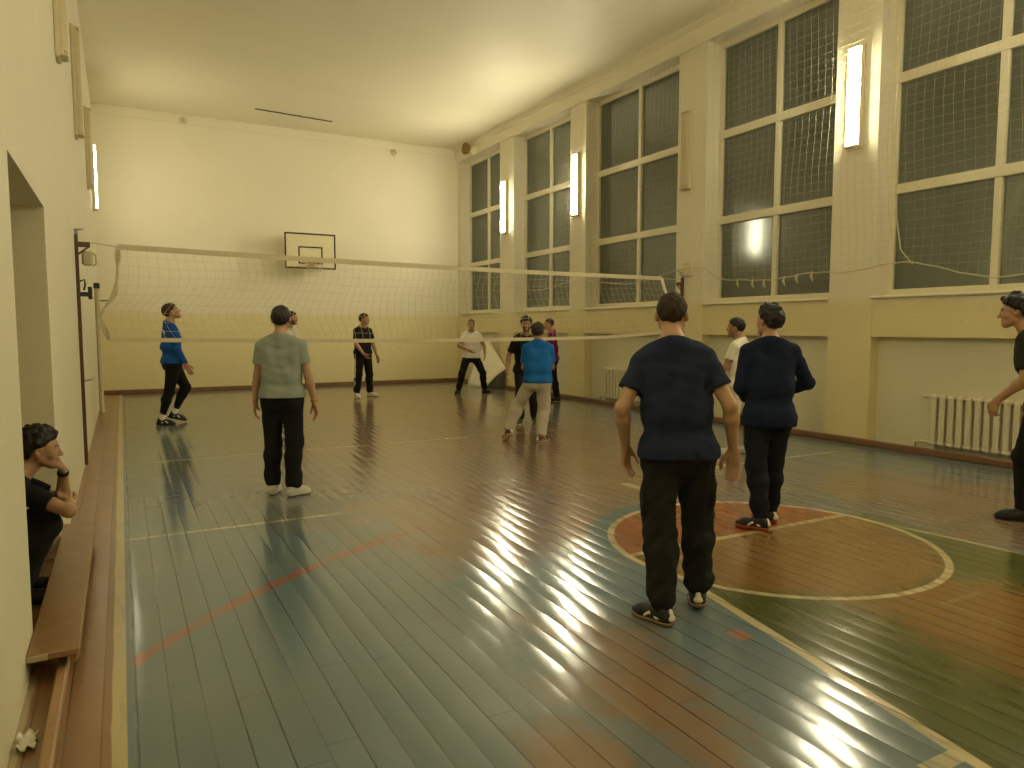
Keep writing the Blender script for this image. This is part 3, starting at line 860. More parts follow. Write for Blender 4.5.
def person(label, loc, face, H, pose, wear, h=.009, group=None):
    s = H/1.78
    root = tag(empty('person', (loc[0], loc[1], loc[2] if len(loc) > 2 else 0), -math.radians(face)), label, 'person', group)
    g = pose.get
    seed = int(abs(loc[0]*37 + loc[1]*91)) % 1000
    fat = g('fat', 0.0)
    px, py, pz = g('pel', (0, 0, 0)); P = A3(px, py, .95+pz)
    Tp = Rz(g('hiptwist', g('twist', 0)*.3)) @ Ry(g('side', 0)*.3) @ Rx(-g('hiplean', g('lean', 3)*.4))
    T = Rz(g('twist', 0)) @ Ry(g('side', 0)) @ Rx(-g('lean', 3))
    tp = lambda x, y, z: P + Tp @ A3(x, y, z)
    def t(x, y, z):
        w = min(max((z-.02)/.25, 0), 1); R = Tp*(1-w) + T*w
        return P + R @ A3(x, y, z)
    Hd = Rz(g('hyaw', 0)) @ Ry(g('hroll', 0)) @ Rx(g('hpitch', 0))
    nb = t(0, -.015, .525)
    hc = t(0, .012, .575) + (.45*T+.55*Hd) @ A3(0, .03, .13)
    hd = lambda x, y, z: hc + Hd @ A3(x, y, z)
    # limbs
    arms = {}; legs = {}
    for side, sg in (('l', -1), ('r', 1)):
        a = g(side+'a', dict(w=(sg*.27, .02, .80), pole=(sg*.4, -1, 0)))
        sh = t(sg*.170 + sg*g('shw', 0), -.012 + a.get('sf', 0), .468 + a.get('su', 0)-.006)
        w = A3(*a['w']); el, w = ik(sh, w, .292, .262, a.get('pole', (sg*.4, -1, 0)))
        d = unit(w-el)
        hdv = A3(*a['hd']) if 'hd' in a else d
        n = A3(*a.get('n', (-sg, .15, 0)))
        th = A3(*a.get('th', (0, 1, .1)))
        arms[side] = dict(sh=sh, el=el, w=w, d=unit(hdv), n=n, th=th, curl=a.get('curl', 34), sg=sg)
        f = g(side+'f', (sg*.10, 0, 0, sg*8, 0)); yaw = f[3]; pit = f[4] if len(f) > 4 else 0
        hip = tp(sg*.088, 0, -.03)
        FR = Rz(yaw) @ Rx(-pit)
        an = A3(f[0], f[1], f[2]+.088)
        kn, an = ik(hip, an, .425, .41, g(side+'k', tuple(Rz(yaw*.6) @ A3(0, 1, 0))))
        legs[side] = dict(hip=hip, kn=kn, an=an, FR=FR, sg=sg)
    # ---- body: one continuous skin
    B = []
    def torso(i=0.0, lo=0.0):
        L = [cone(tp(-.075, 0, -.02), .102+i+lo, tp(.075, 0, -.02), .102+i+lo, .05),
             ball(tp(-.072, -.03, -.05), .084+i*1.6+lo, .05), ball(tp(.072, -.03, -.05), .084+i*1.6+lo, .05),
             cone(t(-.062, .012*fat*8, .13), .097+i+lo+fat, t(.062, .012*fat*8, .13), .097+i+lo+fat, .05),
             cone(t(-.066, 0, .30), .104+i+lo*.6+fat*.5, t(.066, 0, .30), .104+i+lo*.6+fat*.5, .05),
             cone(t(-.088, -.008, .405), .084+i, t(.088, -.008, .405), .084+i, .05),
             cone(t(0, -.025, .49), .060+i, t(.155, -.014, .458), .052+i, .03), cone(t(0, -.025, .49), .060+i, t(-.155, -.014, .458), .052+i, .03),
             cone(t(.08, -.03, .36), .066+i, t(.115, -.03, .41), .052+i, .04), cone(t(-.08, -.03, .36), .066+i, t(-.115, -.03, .41), .052+i, .04),
             cone(t(0, -.03, .56), .05+i*.8, t(.12, -.022, .488), .043+i, .04), cone(t(0, -.03, .56), .05+i*.8, t(-.12, -.022, .488), .043+i, .04)]
        return L
    B += torso()
    B += [cone(nb, .060, hd(0, -.022, -.055), .053, .03)]
    B += [ell(hd(0, -.014, .028), (.0755, .097, .089), Hd, .02), cone(hd(0, .040, .012), .054, hd(0, .052, -.070), .036, .03),
          cone(hd(.045, .005, -.05), .026, hd(.012, .062, -.088), .024, .025), cone(hd(-.045, .005, -.05), .026, hd(-.012, .062, -.088), .024, .025),
          ball(hd(.036, .052, -.022), .030, .02), ball(hd(-.036, .052, -.022), .030, .02),
          ball(hd(.032, .101, .004), .016, .012, 's'), ball(hd(-.032, .101, .004), .016, .012, 's'),
          cone(hd(-.034, .078, .024), .011, hd(.034, .078, .024), .011, .012),
          cone(hd(0, .090, .012), .0085, hd(0, .110, -.027), .012, .010), ball(hd(.011, .100, -.032), .009, .006), ball(hd(-.011, .100, -.032), .009, .006),
          cone(hd(-.019, .0865, -.054), .0075, hd(.019, .0865, -.054), .0075, .006), cone(hd(-.016, .085, -.064), .008, hd(.016, .085, -.064), .008, .006),
          ball(hd(0, .074, -.090), .020, .015),
          ball(hd(.031, .079, .004), .0125, .003), ball(hd(-.031, .079, .004), .0125, .003)]
    for sg in (-1, 1):
        er = Hd @ Rz(sg*-18) @ Rx(-10)
        B += [ell(hd(sg*.079, -.010, -.002), (.011, .021, .034), er, .010), ball(hd(sg*.087, -.004, 0), .010, .006, 's')]
    for a in arms.values():
        m = a['el'] + (a['w']-a['el'])*.28
        B += [cone(a['sh'], .054, a['sh']+(a['el']-a['sh'])*.35, .047, .03), cone(a['sh']+(a['el']-a['sh'])*.35, .047, a['el'], .037, .03),
              cone(a['el'], .037, m, .040, .02), cone(m, .040, a['w'], .0255, .02)]
        B += hand_prims(a['w'], a['d'], a['n'], a['th'], a['curl'])
    for l in legs.values():
        hip, kn, an, FR = l['hip'], l['kn'], l['an'], l['FR']
        c = kn + (an-kn)*.28 - FR@A3(0, .014, 0)
        B += [cone(hip, .086, kn, .054, .04), cone(kn, .052, c, .053, .03), cone(c, .053, an, .036, .03),
              cone(an+FR@A3(0, -.03, -.045), .030, an+FR@A3(0, .05, -.04), .030, .03), cone(an+FR@A3(0, .05, -.04), .030, an+FR@A3(0, .135, -.06), .020, .03)]
    eyes = [hd(.031, .079, .004), hd(-.031, .079, .004)]; pup = [hd(.032, .0905, .004), hd(-.031, .0905, .004)]
    lip = hd(0, .088, -.059)
    def fm(C):
        r = np.zeros(len(C), int)
        q = (C-hc) @ Hd
        for e in eyes: r[(np.linalg.norm(C-e, axis=1) < .0138) & (np.abs(q[:,2]-.003) < .0062)] = 1
        for e in pup: r[(np.linalg.norm(C-e, axis=1) < .0066) & (np.abs(q[:,2]-.003) < .0062)] = 2
        r[(np.abs(q[:,0]) < .024) & (q[:,2] < -.050) & (q[:,2] > -.070) & (q[:,1] > .084) & (q[:,1] < .0965)] = 3
        r[(np.abs(np.abs(q[:,0])-.033) < .018) & (np.abs(q[:,2]-.029) < .0045) & (q[:,1] > .074)] = 2
        if wear.get('beard'):
            r[(q[:,2] < -.036-.25*np.maximum(.03-q[:,1], 0)) & (q[:,2] > -.125) & (q[:,1] > .0) & (r == 0) & ~((np.abs(q[:,0]) < .026) & (q[:,2] > -.074) & (q[:,2] < -.046))] = 4
        return r
    sk = wear.get('skin', M['skin'])
    sdf_mesh('body', B, h, [sk, M['eye'], M['pupil'], M['lip'], M['beard']], root, scale=s, face_mat=fm)
    # ---- hair
    st = wear.get('hair_style', 'short'); th = {'buzz': .006, 'short': .016, 'curly': .031, 'thick': .026}[st]
    rs = np.random.RandomState(seed)
    hp = [ell(hd(0, -.016, .032), (.0775+th*.8, .099+th, .090+th), Hd, .02)]
    if st in ('curly', 'thick'):
        for i in range(46 if st == 'curly' else 26):
            v = unit(rs.normal(size=3) + A3(0, -.1, .6)); c = hd(*(A3(0, -.016, .032) + v*A3(.0775+th*.75, .098+th*.8, .088+th*.85)))
            hp.append(ball(c, rs.uniform(.015, .024) if st == 'curly' else rs.uniform(.012, .02), .012))
    def hairpost(F, X, Y, Z):
        dx, dy, dz = X-hc[0], Y-hc[1], Z-hc[2]
        a, b, c = (dx*Hd[0,i] + dy*Hd[1,i] + dz*Hd[2,i] for i in range(3))
        nz = .004*np.sin(a*90+b*70)*np.sin(c*80+b*60)
        front = .052 + (b-.05)*.55
        ear = .004 + np.maximum(b+.005, 0)*1.0
        back = -.066
        line = np.where(b > .035, np.maximum(front, .045), np.where(b > -.035, ear, np.where(b > -.06, ear + (back-ear)*((-.035-b)/.025), back)))
        side = np.where((b > -.02), .0, 0)
        edge = np.clip(1-(c-line)/.04, 0, 1)
        return np.maximum(F + nz + (th+.001)*.92*edge*edge, (line - c + nz*2)*.7)
    sdf_mesh('hair', hp, max(h*.75, .006), wear.get('hair', M['hair_dark']), root, hairpost, s)
    # ---- trousers or shorts
    ti = .014; lo = wear.get('loose', .012)
    short = wear.get('shorts', False)
    tr = [cone(tp(-.072, 0, -.04), .102+ti, tp(.072, 0, -.04), .102+ti, .05), ball(tp(-.072, -.026, -.07), .084+ti, .05), ball(tp(.072, -.026, -.07), .084+ti, .05)]
    hems = []
    for l in legs.values():
        hip, kn, an, FR, sg = l['hip'], l['kn'], l['an'], l['FR'], l['sg']
        if short:
            e = hip + (kn-hip)*.92
            tr += [cone(hip, .094+ti, e, .078+lo, .03, capb=True)]
        else:
            c = kn + (an-kn)*.3 - FR@A3(0, .010, 0)
            e = an + unit(an-kn)*wear.get('hem', -.005)
            w0 = wear.get('hemw', .055)
            tr += [cone(hip, .092+ti, kn, .058+lo+.008, .04), cone(kn, .056+lo+.008, c, .056+lo+.008, .03), cone(c, .056+lo+.008, e, w0+lo*.6, .03, capb=True)]
            for q in range(wear.get('bunch', 3)):
                f = .70 + .09*q; r0 = .058+lo*.6 + rs.uniform(-.003, .004)
                bz = kn + (e-kn)*f + A3(rs.uniform(-.006, .006), rs.uniform(-.006, .006), 0)
                tr.append(cone(bz - A3(.01, 0, 0), r0-.004, bz+A3(.01, 0, rs.uniform(-.012, .012)), r0-.004, .015))
            if wear.get('cargo'):
                m = hip + (kn-hip)*.62 + A3(sg*.085, .0, 0)
                tr.append(ell(m, (.022, .075, .085), None, .02))
    tro = sdf_mesh('shorts' if short else 'trousers', tr, h, wear['bottom'], root, None, s, noise=folds(seed+5, wear.get('fold', .006)))
    if wear.get('stripe'):
        for l in legs.values():
            hip, kn, an, sg = l['hip'], l['kn'], l['an'], l['sg']
            o = A3(sg*1, 0, 0) ; o = Tp @ o
            sdf_mesh('side_stripe', [cone(hip+o*(.092+ti-.004), .012, kn+o*(.058+lo+.006), .012, .01), cone(kn+o*(.058+lo+.006), .012, an+o*.058, .012, .01)], h, M['white_cloth'], tro, scale=s)
    # ---- shirt
    si = .013; sl = wear.get('shirt_loose', .010)
    shp = torso(si, sl)
    hemz = wear.get('hemz', -.10)
    shp += [cone(tp(-.074, -.005, hemz+.02), .113+si+sl, tp(.074, -.005, hemz+.02), .113+si+sl, .05),
            cone(t(-.068, -.012, .2), .097+si+sl, t(.068, -.012, .2), .097+si+sl, .05)]
    sleeve = wear.get('sleeve', .55)
    for a in arms.values():
        d = a['el']-a['sh']
        if sleeve <= 1:
            shp += [cone(a['sh'], .060, a['sh']+d*sleeve, .055 + wear.get('sleeve_loose', .006), .022, capb=True)]
        else:
            e = a['el'] + (a['w']-a['el'])*(sleeve-1)
            shp += [cone(a['sh'], .064, a['el'], .054, .022), cone(a['el'], .054, e, .040, .025, capb=True)]
            for q in range(3):
                bz = a['el'] + (a['w']-a['el'])*(.15*q) ; shp.append(ball(bz, .053-.003*q, .015))
    hp_ = tp(0, 0, hemz); hn = Tp @ A3(0, 0, 1)
    cp = t(0, .0, .548); cn = unit(T @ A3(0, .45, 1))
    def shpost(F, X, Y, Z):
        F = np.maximum(F, (hp_[0]-X)*hn[0] + (hp_[1]-Y)*hn[1] + (hp_[2]-Z)*hn[2] )
        dd = (X-cp[0])*cn[0] + (Y-cp[1])*cn[1] + (Z-cp[2])*cn[2]
        rr = np.sqrt((X-nb[0])**2 + (Y-nb[1])**2 + (Z-nb[2])**2)
        return np.where(rr < .16, np.maximum(F, dd), F)
    # the hem cut must not slice raised or lowered arms: sleeves live above the hem
    sh_o = sdf_mesh(wear.get('top_name', 't_shirt'), shp, h, wear['top'], root, shpost, s, noise=folds(seed+9, wear.get('sfold', .006)))
    col = [cone(nb + T@A3(.066*math.cos(q), .066*math.sin(q)+.006, .012-.034*math.sin(q)), .0085, nb + T@A3(.066*math.cos(q+.4), .066*math.sin(q+.4)+.006, .012-.034*math.sin(q+.4)), .0085, .006) for q in np.arange(0, 6.3, .393)]
    sdf_mesh('collar', col, h*.8, wear.get('collar', wear['top']), sh_o, scale=s)
    if wear.get('chest_mark'):
        c = t(-.07, .135+si, .36); sdf_mesh('chest_emblem', [ell(c, (.022, .010, .018), T, .01)], .006, M['shoe_black'], sh_o, scale=s)
    if wear.get('piping'):
        for sg in (-1, 1):
            sdf_mesh('pale_piping', [cone(t(sg*.10, -.115-si, .44), .010, t(sg*.155, -.05, .25), .010, .01), cone(t(sg*.155, -.05, .25), .010, t(sg*.135, -.02, .0), .010, .01),
                                     cone(t(sg*.05, .085+si, .47), .010, t(sg*.12, .118+si, .33), .010, .01)], h, M['white_cloth'], sh_o, scale=s)
    # ---- shoes
    for key, l in legs.items():
        an, FR = l['an'], l['FR']
        fp = lambda x, y, z: an + FR @ A3(x, y, z)
        def shoe(i=0.0, z0=0.0):
            return [ball(fp(0, -.036, -.046), .036+i, .03), cone(fp(0, -.012, -.012), .045+i, fp(0, .02, -.03), .042+i, .03), cone(fp(0, .02, -.03), .042+i, fp(0, .09, -.046), .037+i, .03),
                    cone(fp(-.012, .11, -.055), .034+i, fp(.012, .11, -.055), .034+i, .03), cone(fp(0, .12, -.055), .032+i, fp(0, .172, -.063), .024+i, .03), cone(fp(0, -.03, -.052), .034+i, fp(0, .13, -.056), .036+i, .03)]
        fu = FR @ A3(0, 0, 1)
        def lowcut(z, keep_above):
            q = fp(0, 0, z)
            def f(F, X, Y, Z):
                d = (X-q[0])*fu[0] + (Y-q[1])*fu[1] + (Z-q[2])*fu[2]
                return np.maximum(F, -d if keep_above else d)
            return f
        def both(F, X, Y, Z): return lowcut(-.062, False)(lowcut(-.088, True)(F, X, Y, Z), X, Y, Z)
        sho = sdf_mesh('shoe', shoe(), min(h, .008), wear['shoe'], root, lowcut(-.066, True), s)
        sdf_mesh('sole', shoe(.005), min(h, .007), wear.get('sole', M['sole_white']), sho, both, s)
        if wear.get('shoe_stripe'):
            for sg in (-1, 1):
                sdf_mesh('shoe_stripe', [cone(fp(sg*.040, .085, -.056), .009, fp(sg*.039, .045, -.030), .010, .006), cone(fp(sg*.039, .045, -.030), .010, fp(sg*.041, .0, -.045), .010, .006), cone(fp(sg*.041, .0, -.045), .010, fp(sg*.036, -.03, -.048), .008, .006)], .005, M['white_cloth'], sho, scale=s)
            sdf_mesh('heel_tab', [cone(fp(-.012, -.064, -.042), .014, fp(.012, -.064, -.042), .014, .01), cone(fp(0, -.064, -.042), .018, fp(0, -.056, -.008), .015, .012)], .005, M['white_cloth'], sho, scale=s)
        if wear.get('sock'):
            kn = l['kn']
            sdf_mesh('sock', [cone(fp(0, -.008, -.03), .046, an + unit(kn-an)*.055, .042, .02), cone(an, .042, an + unit(kn-an)*wear.get('sock_len', .10), .044, .02, capb=True)], h, wear['sock'], root, scale=s)
    if wear.get('watch'):
        a = arms[wear['watch']]; d = unit(a['w']-a['el']); c = a['w'] - d*.022
        sdf_mesh('wrist_band', [cone(c-d*.013, .0335, c+d*.013, .0330, .004, capa=True, capb=True)], .005, wear.get('watch_mat', M['shoe_black']), root, scale=s)
    return root

M['skin'] = skin('skin_fair', (.41, .235, .13)); M['skin_tan'] = skin('skin_tanned', (.33, .185, .10)); M['skin_far'] = skin('skin_ruddy', (.44, .24, .14))
M['eye'] = plain('eye_white', (.6, .56, .5), .3, .5); M['pupil'] = plain('dark_eye', (.02, .014, .01), .3, .5); M['lip'] = plain('lips', (.33, .13, .09), .5, .4); M['beard'] = plain('stubble', (.12, .075, .045), .8, .2, var=.4, scale=90)
M['hair_dark'] = plain('dark_brown_hair', (.022, .014, .009), .6, .35, var=.4, scale=60, bump=.6)
M['hair_black'] = plain('black_hair', (.011, .009, .007), .55, .35, var=.4, scale=60, bump=.6)
M['hair_brown'] = plain('brown_hair', (.055, .032, .018), .65, .3, var=.4, scale=60, bump=.6)
M['hair_cropped'] = plain('cropped_dark_hair', (.034, .023, .015), .75, .2, var=.3, scale=90, bump=.5)
M['white_cloth'] = cloth('white_fabric', (.70, .66, .55))
M['navy'] = cloth('navy_jersey', (.015, .021, .044)); M['navy_blue'] = cloth('deep_blue_jersey', (.008, .014, .034))
M['black_cloth'] = cloth('black_fabric', (.010, .0095, .009)); M['black_soft'] = cloth('washed_black_fabric', (.016, .015, .0135))
M['grey_cloth'] = cloth('grey_green_jersey', (.25, .28, .245)); M['blue_cloth'] = cloth('royal_blue_jersey', (.012, .085, .36)); M['blue_tee'] = cloth('bright_blue_jersey', (.010, .11, .36))
M['magenta'] = cloth('magenta_jersey', (.20, .012, .11)); M['grey_pants'] = cloth('light_grey_sweat_fabric', (.42, .38, .29)); M['olive_tee'] = cloth('dark_olive_jersey', (.022, .024, .015))
M['offwhite'] = cloth('off_white_fabric', (.60, .56, .43)); M['red_dark'] = cloth('dark_red_fabric', (.10, .012, .010))
M['shoe_black'] = plain('black_shoe_leather', (.012, .011, .010), .5, .4); M['shoe_white'] = plain('pale_grey_shoe_mesh', (.55, .52, .44), .6, .3)
M['sole_white'] = plain('pale_rubber', (.62, .57, .44), .6, .3); M['sole_black'] = plain('black_rubber', (.015, .014, .012), .6, .3); M['sole_gum'] = plain('tan_rubber', (.30, .20, .10), .6, .3); M['sole_red'] = plain('orange_red_rubber', (.42, .09, .03), .5, .4)
M['shoe_red'] = plain('maroon_shoe_mesh', (.10, .02, .015), .6, .3); M['shoe_green'] = plain('dull_green_shoe_mesh', (.06, .08, .03), .6, .3)

M['navy_dark'] = cloth('dark_navy_fabric', (.009, .011, .016)); M['khaki'] = cloth('dark_khaki_fabric', (.075, .062, .036))
# 1 the man in front, seen from behind, walking to the net with his arms hanging wide
person('man in front seen from behind, navy t-shirt and black cargo trousers, arms hanging wide', (2.637, 2.942), 38, 1.79,
    dict(side=-4.0, lean=5, twist=2, shw=-.010, fat=.002, pel=(-.005, 0, -.01), hyaw=2, hpitch=-4,
         la=dict(w=(-.285, .06, .915), pole=(-.5, -1, .1), curl=30, n=(.75, -.6, 0), th=(.3, .8, 0), hd=(.02, .12, -1)),
         ra=dict(w=(.29, .05, .915), pole=(.6, -1, .1), curl=26, n=(-.25, -.9, .1), th=(-1, .1, -.2), hd=(.04, .18, -1)),
         lf=(-.085, -.14, 0, -50, 0), rf=(.125, .12, .012, 2, 8), lk=(-.35, 1, 0), rk=(.2, 1, 0)),
    dict(top=M['navy'], bottom=M['black_soft'], loose=.022, hemw=.050, bunch=4, hem=-.03, cargo=True, fold=.010, sfold=.007, hemz=-.065, sleeve=.62, hair=M['hair_cropped'], hair_style='buzz',
         shoe=M['shoe_black'], sole=M['sole_gum'], shoe_stripe=True, shirt_loose=.010, sleeve_loose=.012, sock=M['black_cloth']), h=.006)
# 2 navy sweater
person('man in dark navy long-sleeved top and black trousers standing on the orange half circle', (4.47, 3.96), 34, 1.76,
    dict(lean=4, hyaw=-30, hpitch=3, pel=(0, 0, -.005), twist=6,
         la=dict(w=(-.13, .20, 1.00), pole=(-.55, -1, -.2), n=(.6, -.2, .5), th=(.2, .3, 1), hd=(.5, .6, -.3), curl=45),
         ra=dict(w=(.14, .24, 1.06), pole=(1, -.55, -.2), n=(-.6, -.2, .5), th=(-.2, .3, 1), hd=(-.7, .4, -.1), curl=45),
         lf=(-.075, -.12, 0, -62, 0), rf=(.06, .12, 0, -30, 0)),
    dict(top=M['navy_blue'], bottom=M['navy_dark'], loose=.014, hemw=.044, bunch=2, fold=.008, sfold=.006, hemz=-.13, sleeve=1.9, top_name='sweater', hair=M['hair_black'], hair_style='thick',
         shoe=M['shoe_black'], sole=M['sole_red'], shirt_loose=.010, shoe_stripe=True), h=.006)
# 3 white t-shirt behind
person('young man in white t-shirt and pale shorts half hidden behind the man in navy', (6.72, 6.42), -22, 1.70,
    dict(lean=3, hyaw=-8, la=dict(w=(-.17, .33, 1.02), pole=(-.5, -1, -.4), curl=40), ra=dict(w=(.2, .2, .95), pole=(.5, -1, 0)), lf=(-.1, .05, 0, -8), rf=(.1, -.08, 0, 8)),
    dict(top=M['white_cloth'], bottom=M['offwhite'], shorts=True, skin=M['skin_tan'], hair=M['hair_black'], shoe=M['shoe_white'], hemz=-.06, sleeve=.6, sleeve_loose=.01))
# 4 man at the right edge
person('man at the right edge in dark olive t-shirt, reaching down beside the radiator', (6.56, 3.03), -14, 1.89,
    dict(lean=17, hyaw=-8, hpitch=-4, pel=(0, -.04, -.01),
         la=dict(w=(-.20, .235, .93), pole=(-.5, -1, .1), curl=60, n=(.9, -.2, -.3), th=(.2, .9, 0), hd=(.1, .35, -1)),
         ra=dict(w=(.28, .10, .84), pole=(.5, -1, .1)), lf=(-.10, .04, 0, -20), rf=(.12, -.20, .02, 8, 10)),
    dict(top=M['olive_tee'], bottom=M['black_cloth'], loose=.016, hair=M['hair_black'], hair_style='curly', shoe=M['shoe_black'], sole=M['sole_black'], skin=M['skin'], sleeve=.78, sleeve_loose=.012, hemz=-.1), h=.007)
# 5 grey t-shirt
person('man in grey t-shirt seen from behind, black trousers and pale trainers, left half of court', (1.30, 6.92), 20, 1.78,
    dict(lean=1, hyaw=4, hpitch=2, pel=(.01, 0, 0), fat=.002,
         la=dict(w=(-.255, .09, .86), pole=(-.45, -1, 0), curl=30), ra=dict(w=(.31, .0, .845), pole=(.5, -1, 0), curl=34, n=(-.8, -.5, 0)),
         lf=(-.105, .04, 0, 6), rf=(.105, -.09, 0, 44), lk=(-.05, 1, 0)),
    dict(top=M['grey_cloth'], bottom=M['black_cloth'], loose=.014, hemw=.052, bunch=3, fold=.008, hemz=-.02, sleeve=.60, sleeve_loose=.006, hair=M['hair_dark'], shoe=M['shoe_white'], watch='r', watch_mat=M['brass'], shirt_loose=.006, sfold=.008), h=.007)
# 6 blue jacket
person('man in blue sports jacket and black tights stepping in profile, looking up, far left', (.72, 12.97), 82, 2.0,
    dict(lean=0, hyaw=4, hpitch=20, pel=(0, .0, -.02),
         ra=dict(w=(.21, .14, .87), pole=(.3, -1, 0), hd=(0, .45, -.9), curl=25), la=dict(w=(-.22, .12, .92), pole=(-.3, -1, 0), hd=(0, .5, -.9)),
         rf=(.09, -.19, 0, 0, 4), lf=(-.10, .02, .06, 0, 16), lk=(0, 1, .1)),
    dict(top=M['blue_cloth'], bottom=M['black_cloth'], loose=.004, hemw=.036, bunch=0, hem=-.045, fold=.003, hemz=-.04, sleeve=1.95, top_name='sports_jacket', hair=M['hair_brown'], shoe=M['shoe_black'], sole=M['sole_black'], sock=M['white_cloth'], sock_len=.05, piping=True, shoe_stripe=True, skin=M['skin_far'], shirt_loose=.004))
# 7 black t-shirt
person('man in black t-shirt with striped black trousers and white shoes facing the net', (4.82, 15.93), 160, 1.90,
    dict(lean=2, hyaw=-28, hpitch=0, ra=dict(w=(.15, .22, .93), pole=(.8, -.6, 0), hd=(-.5, .45, -.7), curl=30), la=dict(w=(-.30, .10, .86), pole=(-.5, -1, 0)),
         rf=(.20, .02, 0, 18), lf=(-.17, .0, 0, -32)),
    dict(top=M['black_cloth'], bottom=M['black_cloth'], loose=.014, stripe=True, hemz=-.02, hair=M['hair_brown'], shoe=M['shoe_white'], skin=M['skin_far'], sleeve=.62, sleeve_loose=.012))
# 8 white t-shirt at the back
person('man in white t-shirt and black trousers standing with feet wide before the white mat', (7.43, 15.65), 196, 1.87,
    dict(lean=4, hyaw=6, ra=dict(w=(.12, .27, 1.0), pole=(1, -.4, -.1), hd=(-.7, .3, -.5), curl=35), la=dict(w=(-.27, .16, .88), pole=(-.7, -1, 0)), pel=(.02, 0, -.075), fat=.014,
         rf=(.33, .08, 0, 30), lf=(-.30, -.06, 0, -40)),
    dict(top=M['white_cloth'], bottom=M['black_cloth'], loose=.010, hemw=.046, hemz=-.06, hair=M['hair_brown'], hair_style='buzz', shoe=M['shoe_black'], sole=M['sole_black'], skin=M['skin_tan'], chest_mark=True))
# 9 dark t-shirt behind blue
person('dark-haired man in black t-shirt facing the net, mostly behind the man in bright blue', (5.80, 10.16), 205, 1.76,
    dict(lean=6, hyaw=4, hpitch=-4, ra=dict(w=(.32, .10, .90), pole=(.5, -1, 0), sf=.02), la=dict(w=(-.28, .18, .90), pole=(-.5, -1, 0)), rf=(.10, .02, 0, 12), lf=(-.16, -.1, 0, -15)),
    dict(top=M['black_cloth'], bottom=M['black_soft'], loose=.012, hair=M['hair_black'], hair_style='thick', shoe=M['shoe_green'], sole=M['sole_white'], skin=M['skin_tan'], beard=True, sleeve=.8, hemz=-.09))
# 10 bright blue t-shirt
person('man in bright blue t-shirt and light grey sweatpants stepping, seen from behind', (5.07, 8.57), 30, 1.70,
    dict(lean=9, hyaw=6, hpitch=4, pel=(0.01, 0, -.05), fat=.028, shw=.008, la=dict(w=(-.12, .34, 1.10), pole=(-.2, -.3, -1), curl=40), ra=dict(w=(.14, .34, 1.06), pole=(.25, -.3, -1), curl=40),
         lf=(-.42, -.02, .06, -40, 32), rf=(.05, -.14, 0, 40), lk=(-.3, 1, 0), rk=(.25, 1, 0)),
    dict(top=M['blue_tee'], bottom=M['grey_pants'], loose=.024, hemw=.054, fold=.010, hemz=-.05, hair=M['hair_dark'], hair_style='thick', shoe=M['shoe_red'], sole=M['sole_white'], skin=M['skin_tan'], sleeve=.75, shoe_stripe=True))
# 11 magenta
person('man in magenta t-shirt in profile near the right wall, behind man in bright blue', (8.0, 12.9), -62, 1.78,
    dict(lean=3, hyaw=-8, la=dict(w=(-.27, .06, .85), pole=(-.4, -1, 0)), ra=dict(w=(.27, .12, .86), pole=(.4, -1, 0)), lf=(-.1, .1, 0, -5), rf=(.1, -.12, 0, 8)),
    dict(top=M['magenta'], bottom=M['black_soft'], loose=.014, hair=M['hair_brown'], hair_style='buzz', shoe=M['shoe_black'], sole=M['sole_black'], skin=M['skin_far'], hemz=-.05, sleeve=.65))
# 12 hidden behind the man in grey
person('bearded man whose face shows beside the head of the man in grey', (2.84, 14.2), 150, 1.90,
    dict(lean=3, hyaw=-20, hpitch=-5, la=dict(w=(-.25, .12, .88), pole=(-.4, -1, 0)), ra=dict(w=(.23, .16, .88), pole=(.4, -1, 0))),
    dict(top=M['offwhite'], bottom=M['black_soft'], hair=M['hair_brown'], hair_style='buzz', shoe=M['shoe_black'], skin=M['skin_far'], beard=True))
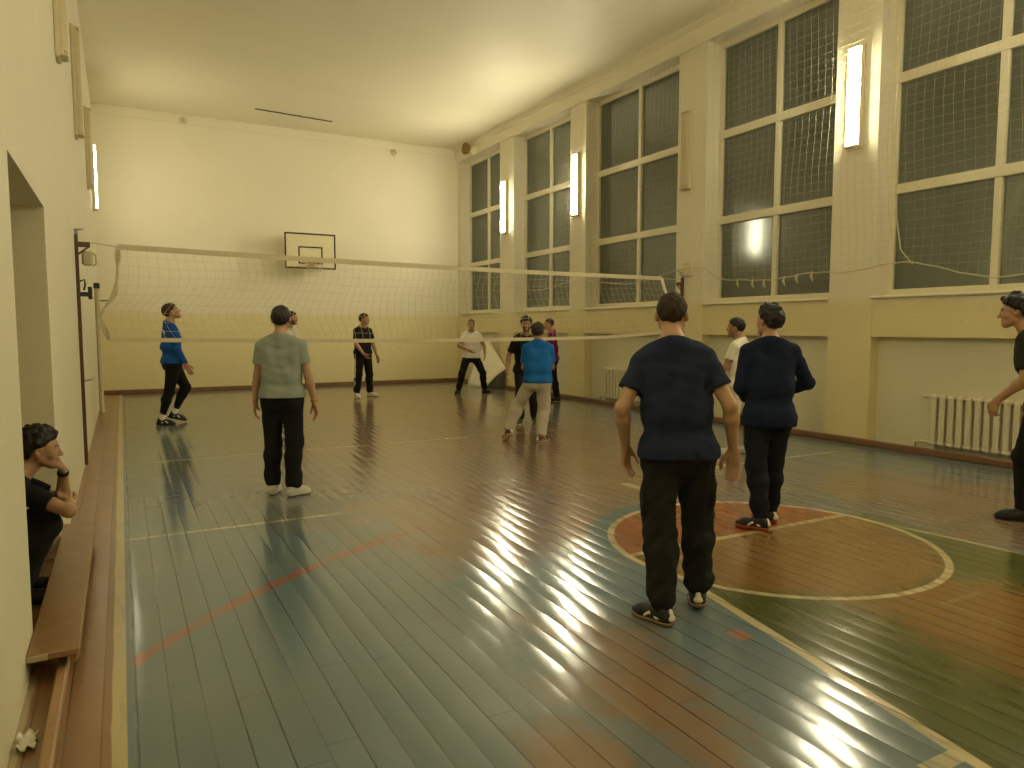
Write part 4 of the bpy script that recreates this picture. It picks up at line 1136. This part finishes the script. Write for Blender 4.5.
# 13 man crouching in the doorway
person('man in black t-shirt crouching in the doorway by the bench, chin on his hand', (-.60, 4.92), 82, 1.70,
    dict(pel=(0, -.20, -.64), lean=31, hiplean=8, hyaw=4, hpitch=-4, side=0,
         ra=dict(w=(.02, .30, .575), pole=(.4, 1, -.55), n=(0, .3, 1), th=(0, 1, .2), hd=(-1, -.25, .1), curl=60, sf=.02),
         la=dict(w=(-.045, .285, .765), pole=(.05, 1, -.6), n=(.1, -1, .25), th=(.9, .1, .3), hd=(.15, -.38, 1), curl=56, sf=.02),
         rf=(.10, .02, 0, 6), lf=(-.12, .04, 0, -6), rk=(.1, 1, .5), lk=(-.1, 1, .5)),
    dict(top=M['black_cloth'], bottom=M['black_soft'], loose=.010, hair=M['hair_black'], hair_style='curly', shoe=M['shoe_black'], sole=M['sole_black'], skin=M['skin'], watch='l', hemz=-.06, sleeve=.62, sleeve_loose=.010), h=.006)

# ------------------------------------------------------------------ world, camera, view
wd = bpy.data.worlds.new('night'); SC.world = wd; wd.use_nodes = True
bg = wd.node_tree.nodes['Background']; bg.inputs[0].default_value = (.010, .011, .009, 1); bg.inputs[1].default_value = 1.0
cam = bpy.data.cameras.new('camera'); cam.sensor_width = 36; cam.lens = 715/1024*36; cam.clip_start = .05
co = bpy.data.objects.new('camera', cam); COL.objects.link(co); SC.camera = co
yaw, pit = math.radians(28.6), math.radians(-4.5)
co.location = (0, 0, 1.58)
co.rotation_euler = (math.pi/2 + pit, 0, -yaw)
SC.view_settings.view_transform = 'Standard'; SC.view_settings.look = 'None'
SC.view_settings.exposure = 0.5; SC.view_settings.gamma = 1.0
SC.view_settings.use_curve_mapping = False
SC.cycles.use_denoising = True
SC.cycles.denoising_prefilter = 'ACCURATE'; SC.cycles.denoising_quality = 'HIGH'
SC.cycles.max_bounces = 10; SC.cycles.diffuse_bounces = 6; SC.cycles.glossy_bounces = 4; SC.cycles.transparent_max_bounces = 12
SC.cycles.caustics_reflective = False; SC.cycles.caustics_refractive = False
SC.cycles.sample_clamp_indirect = 3.5
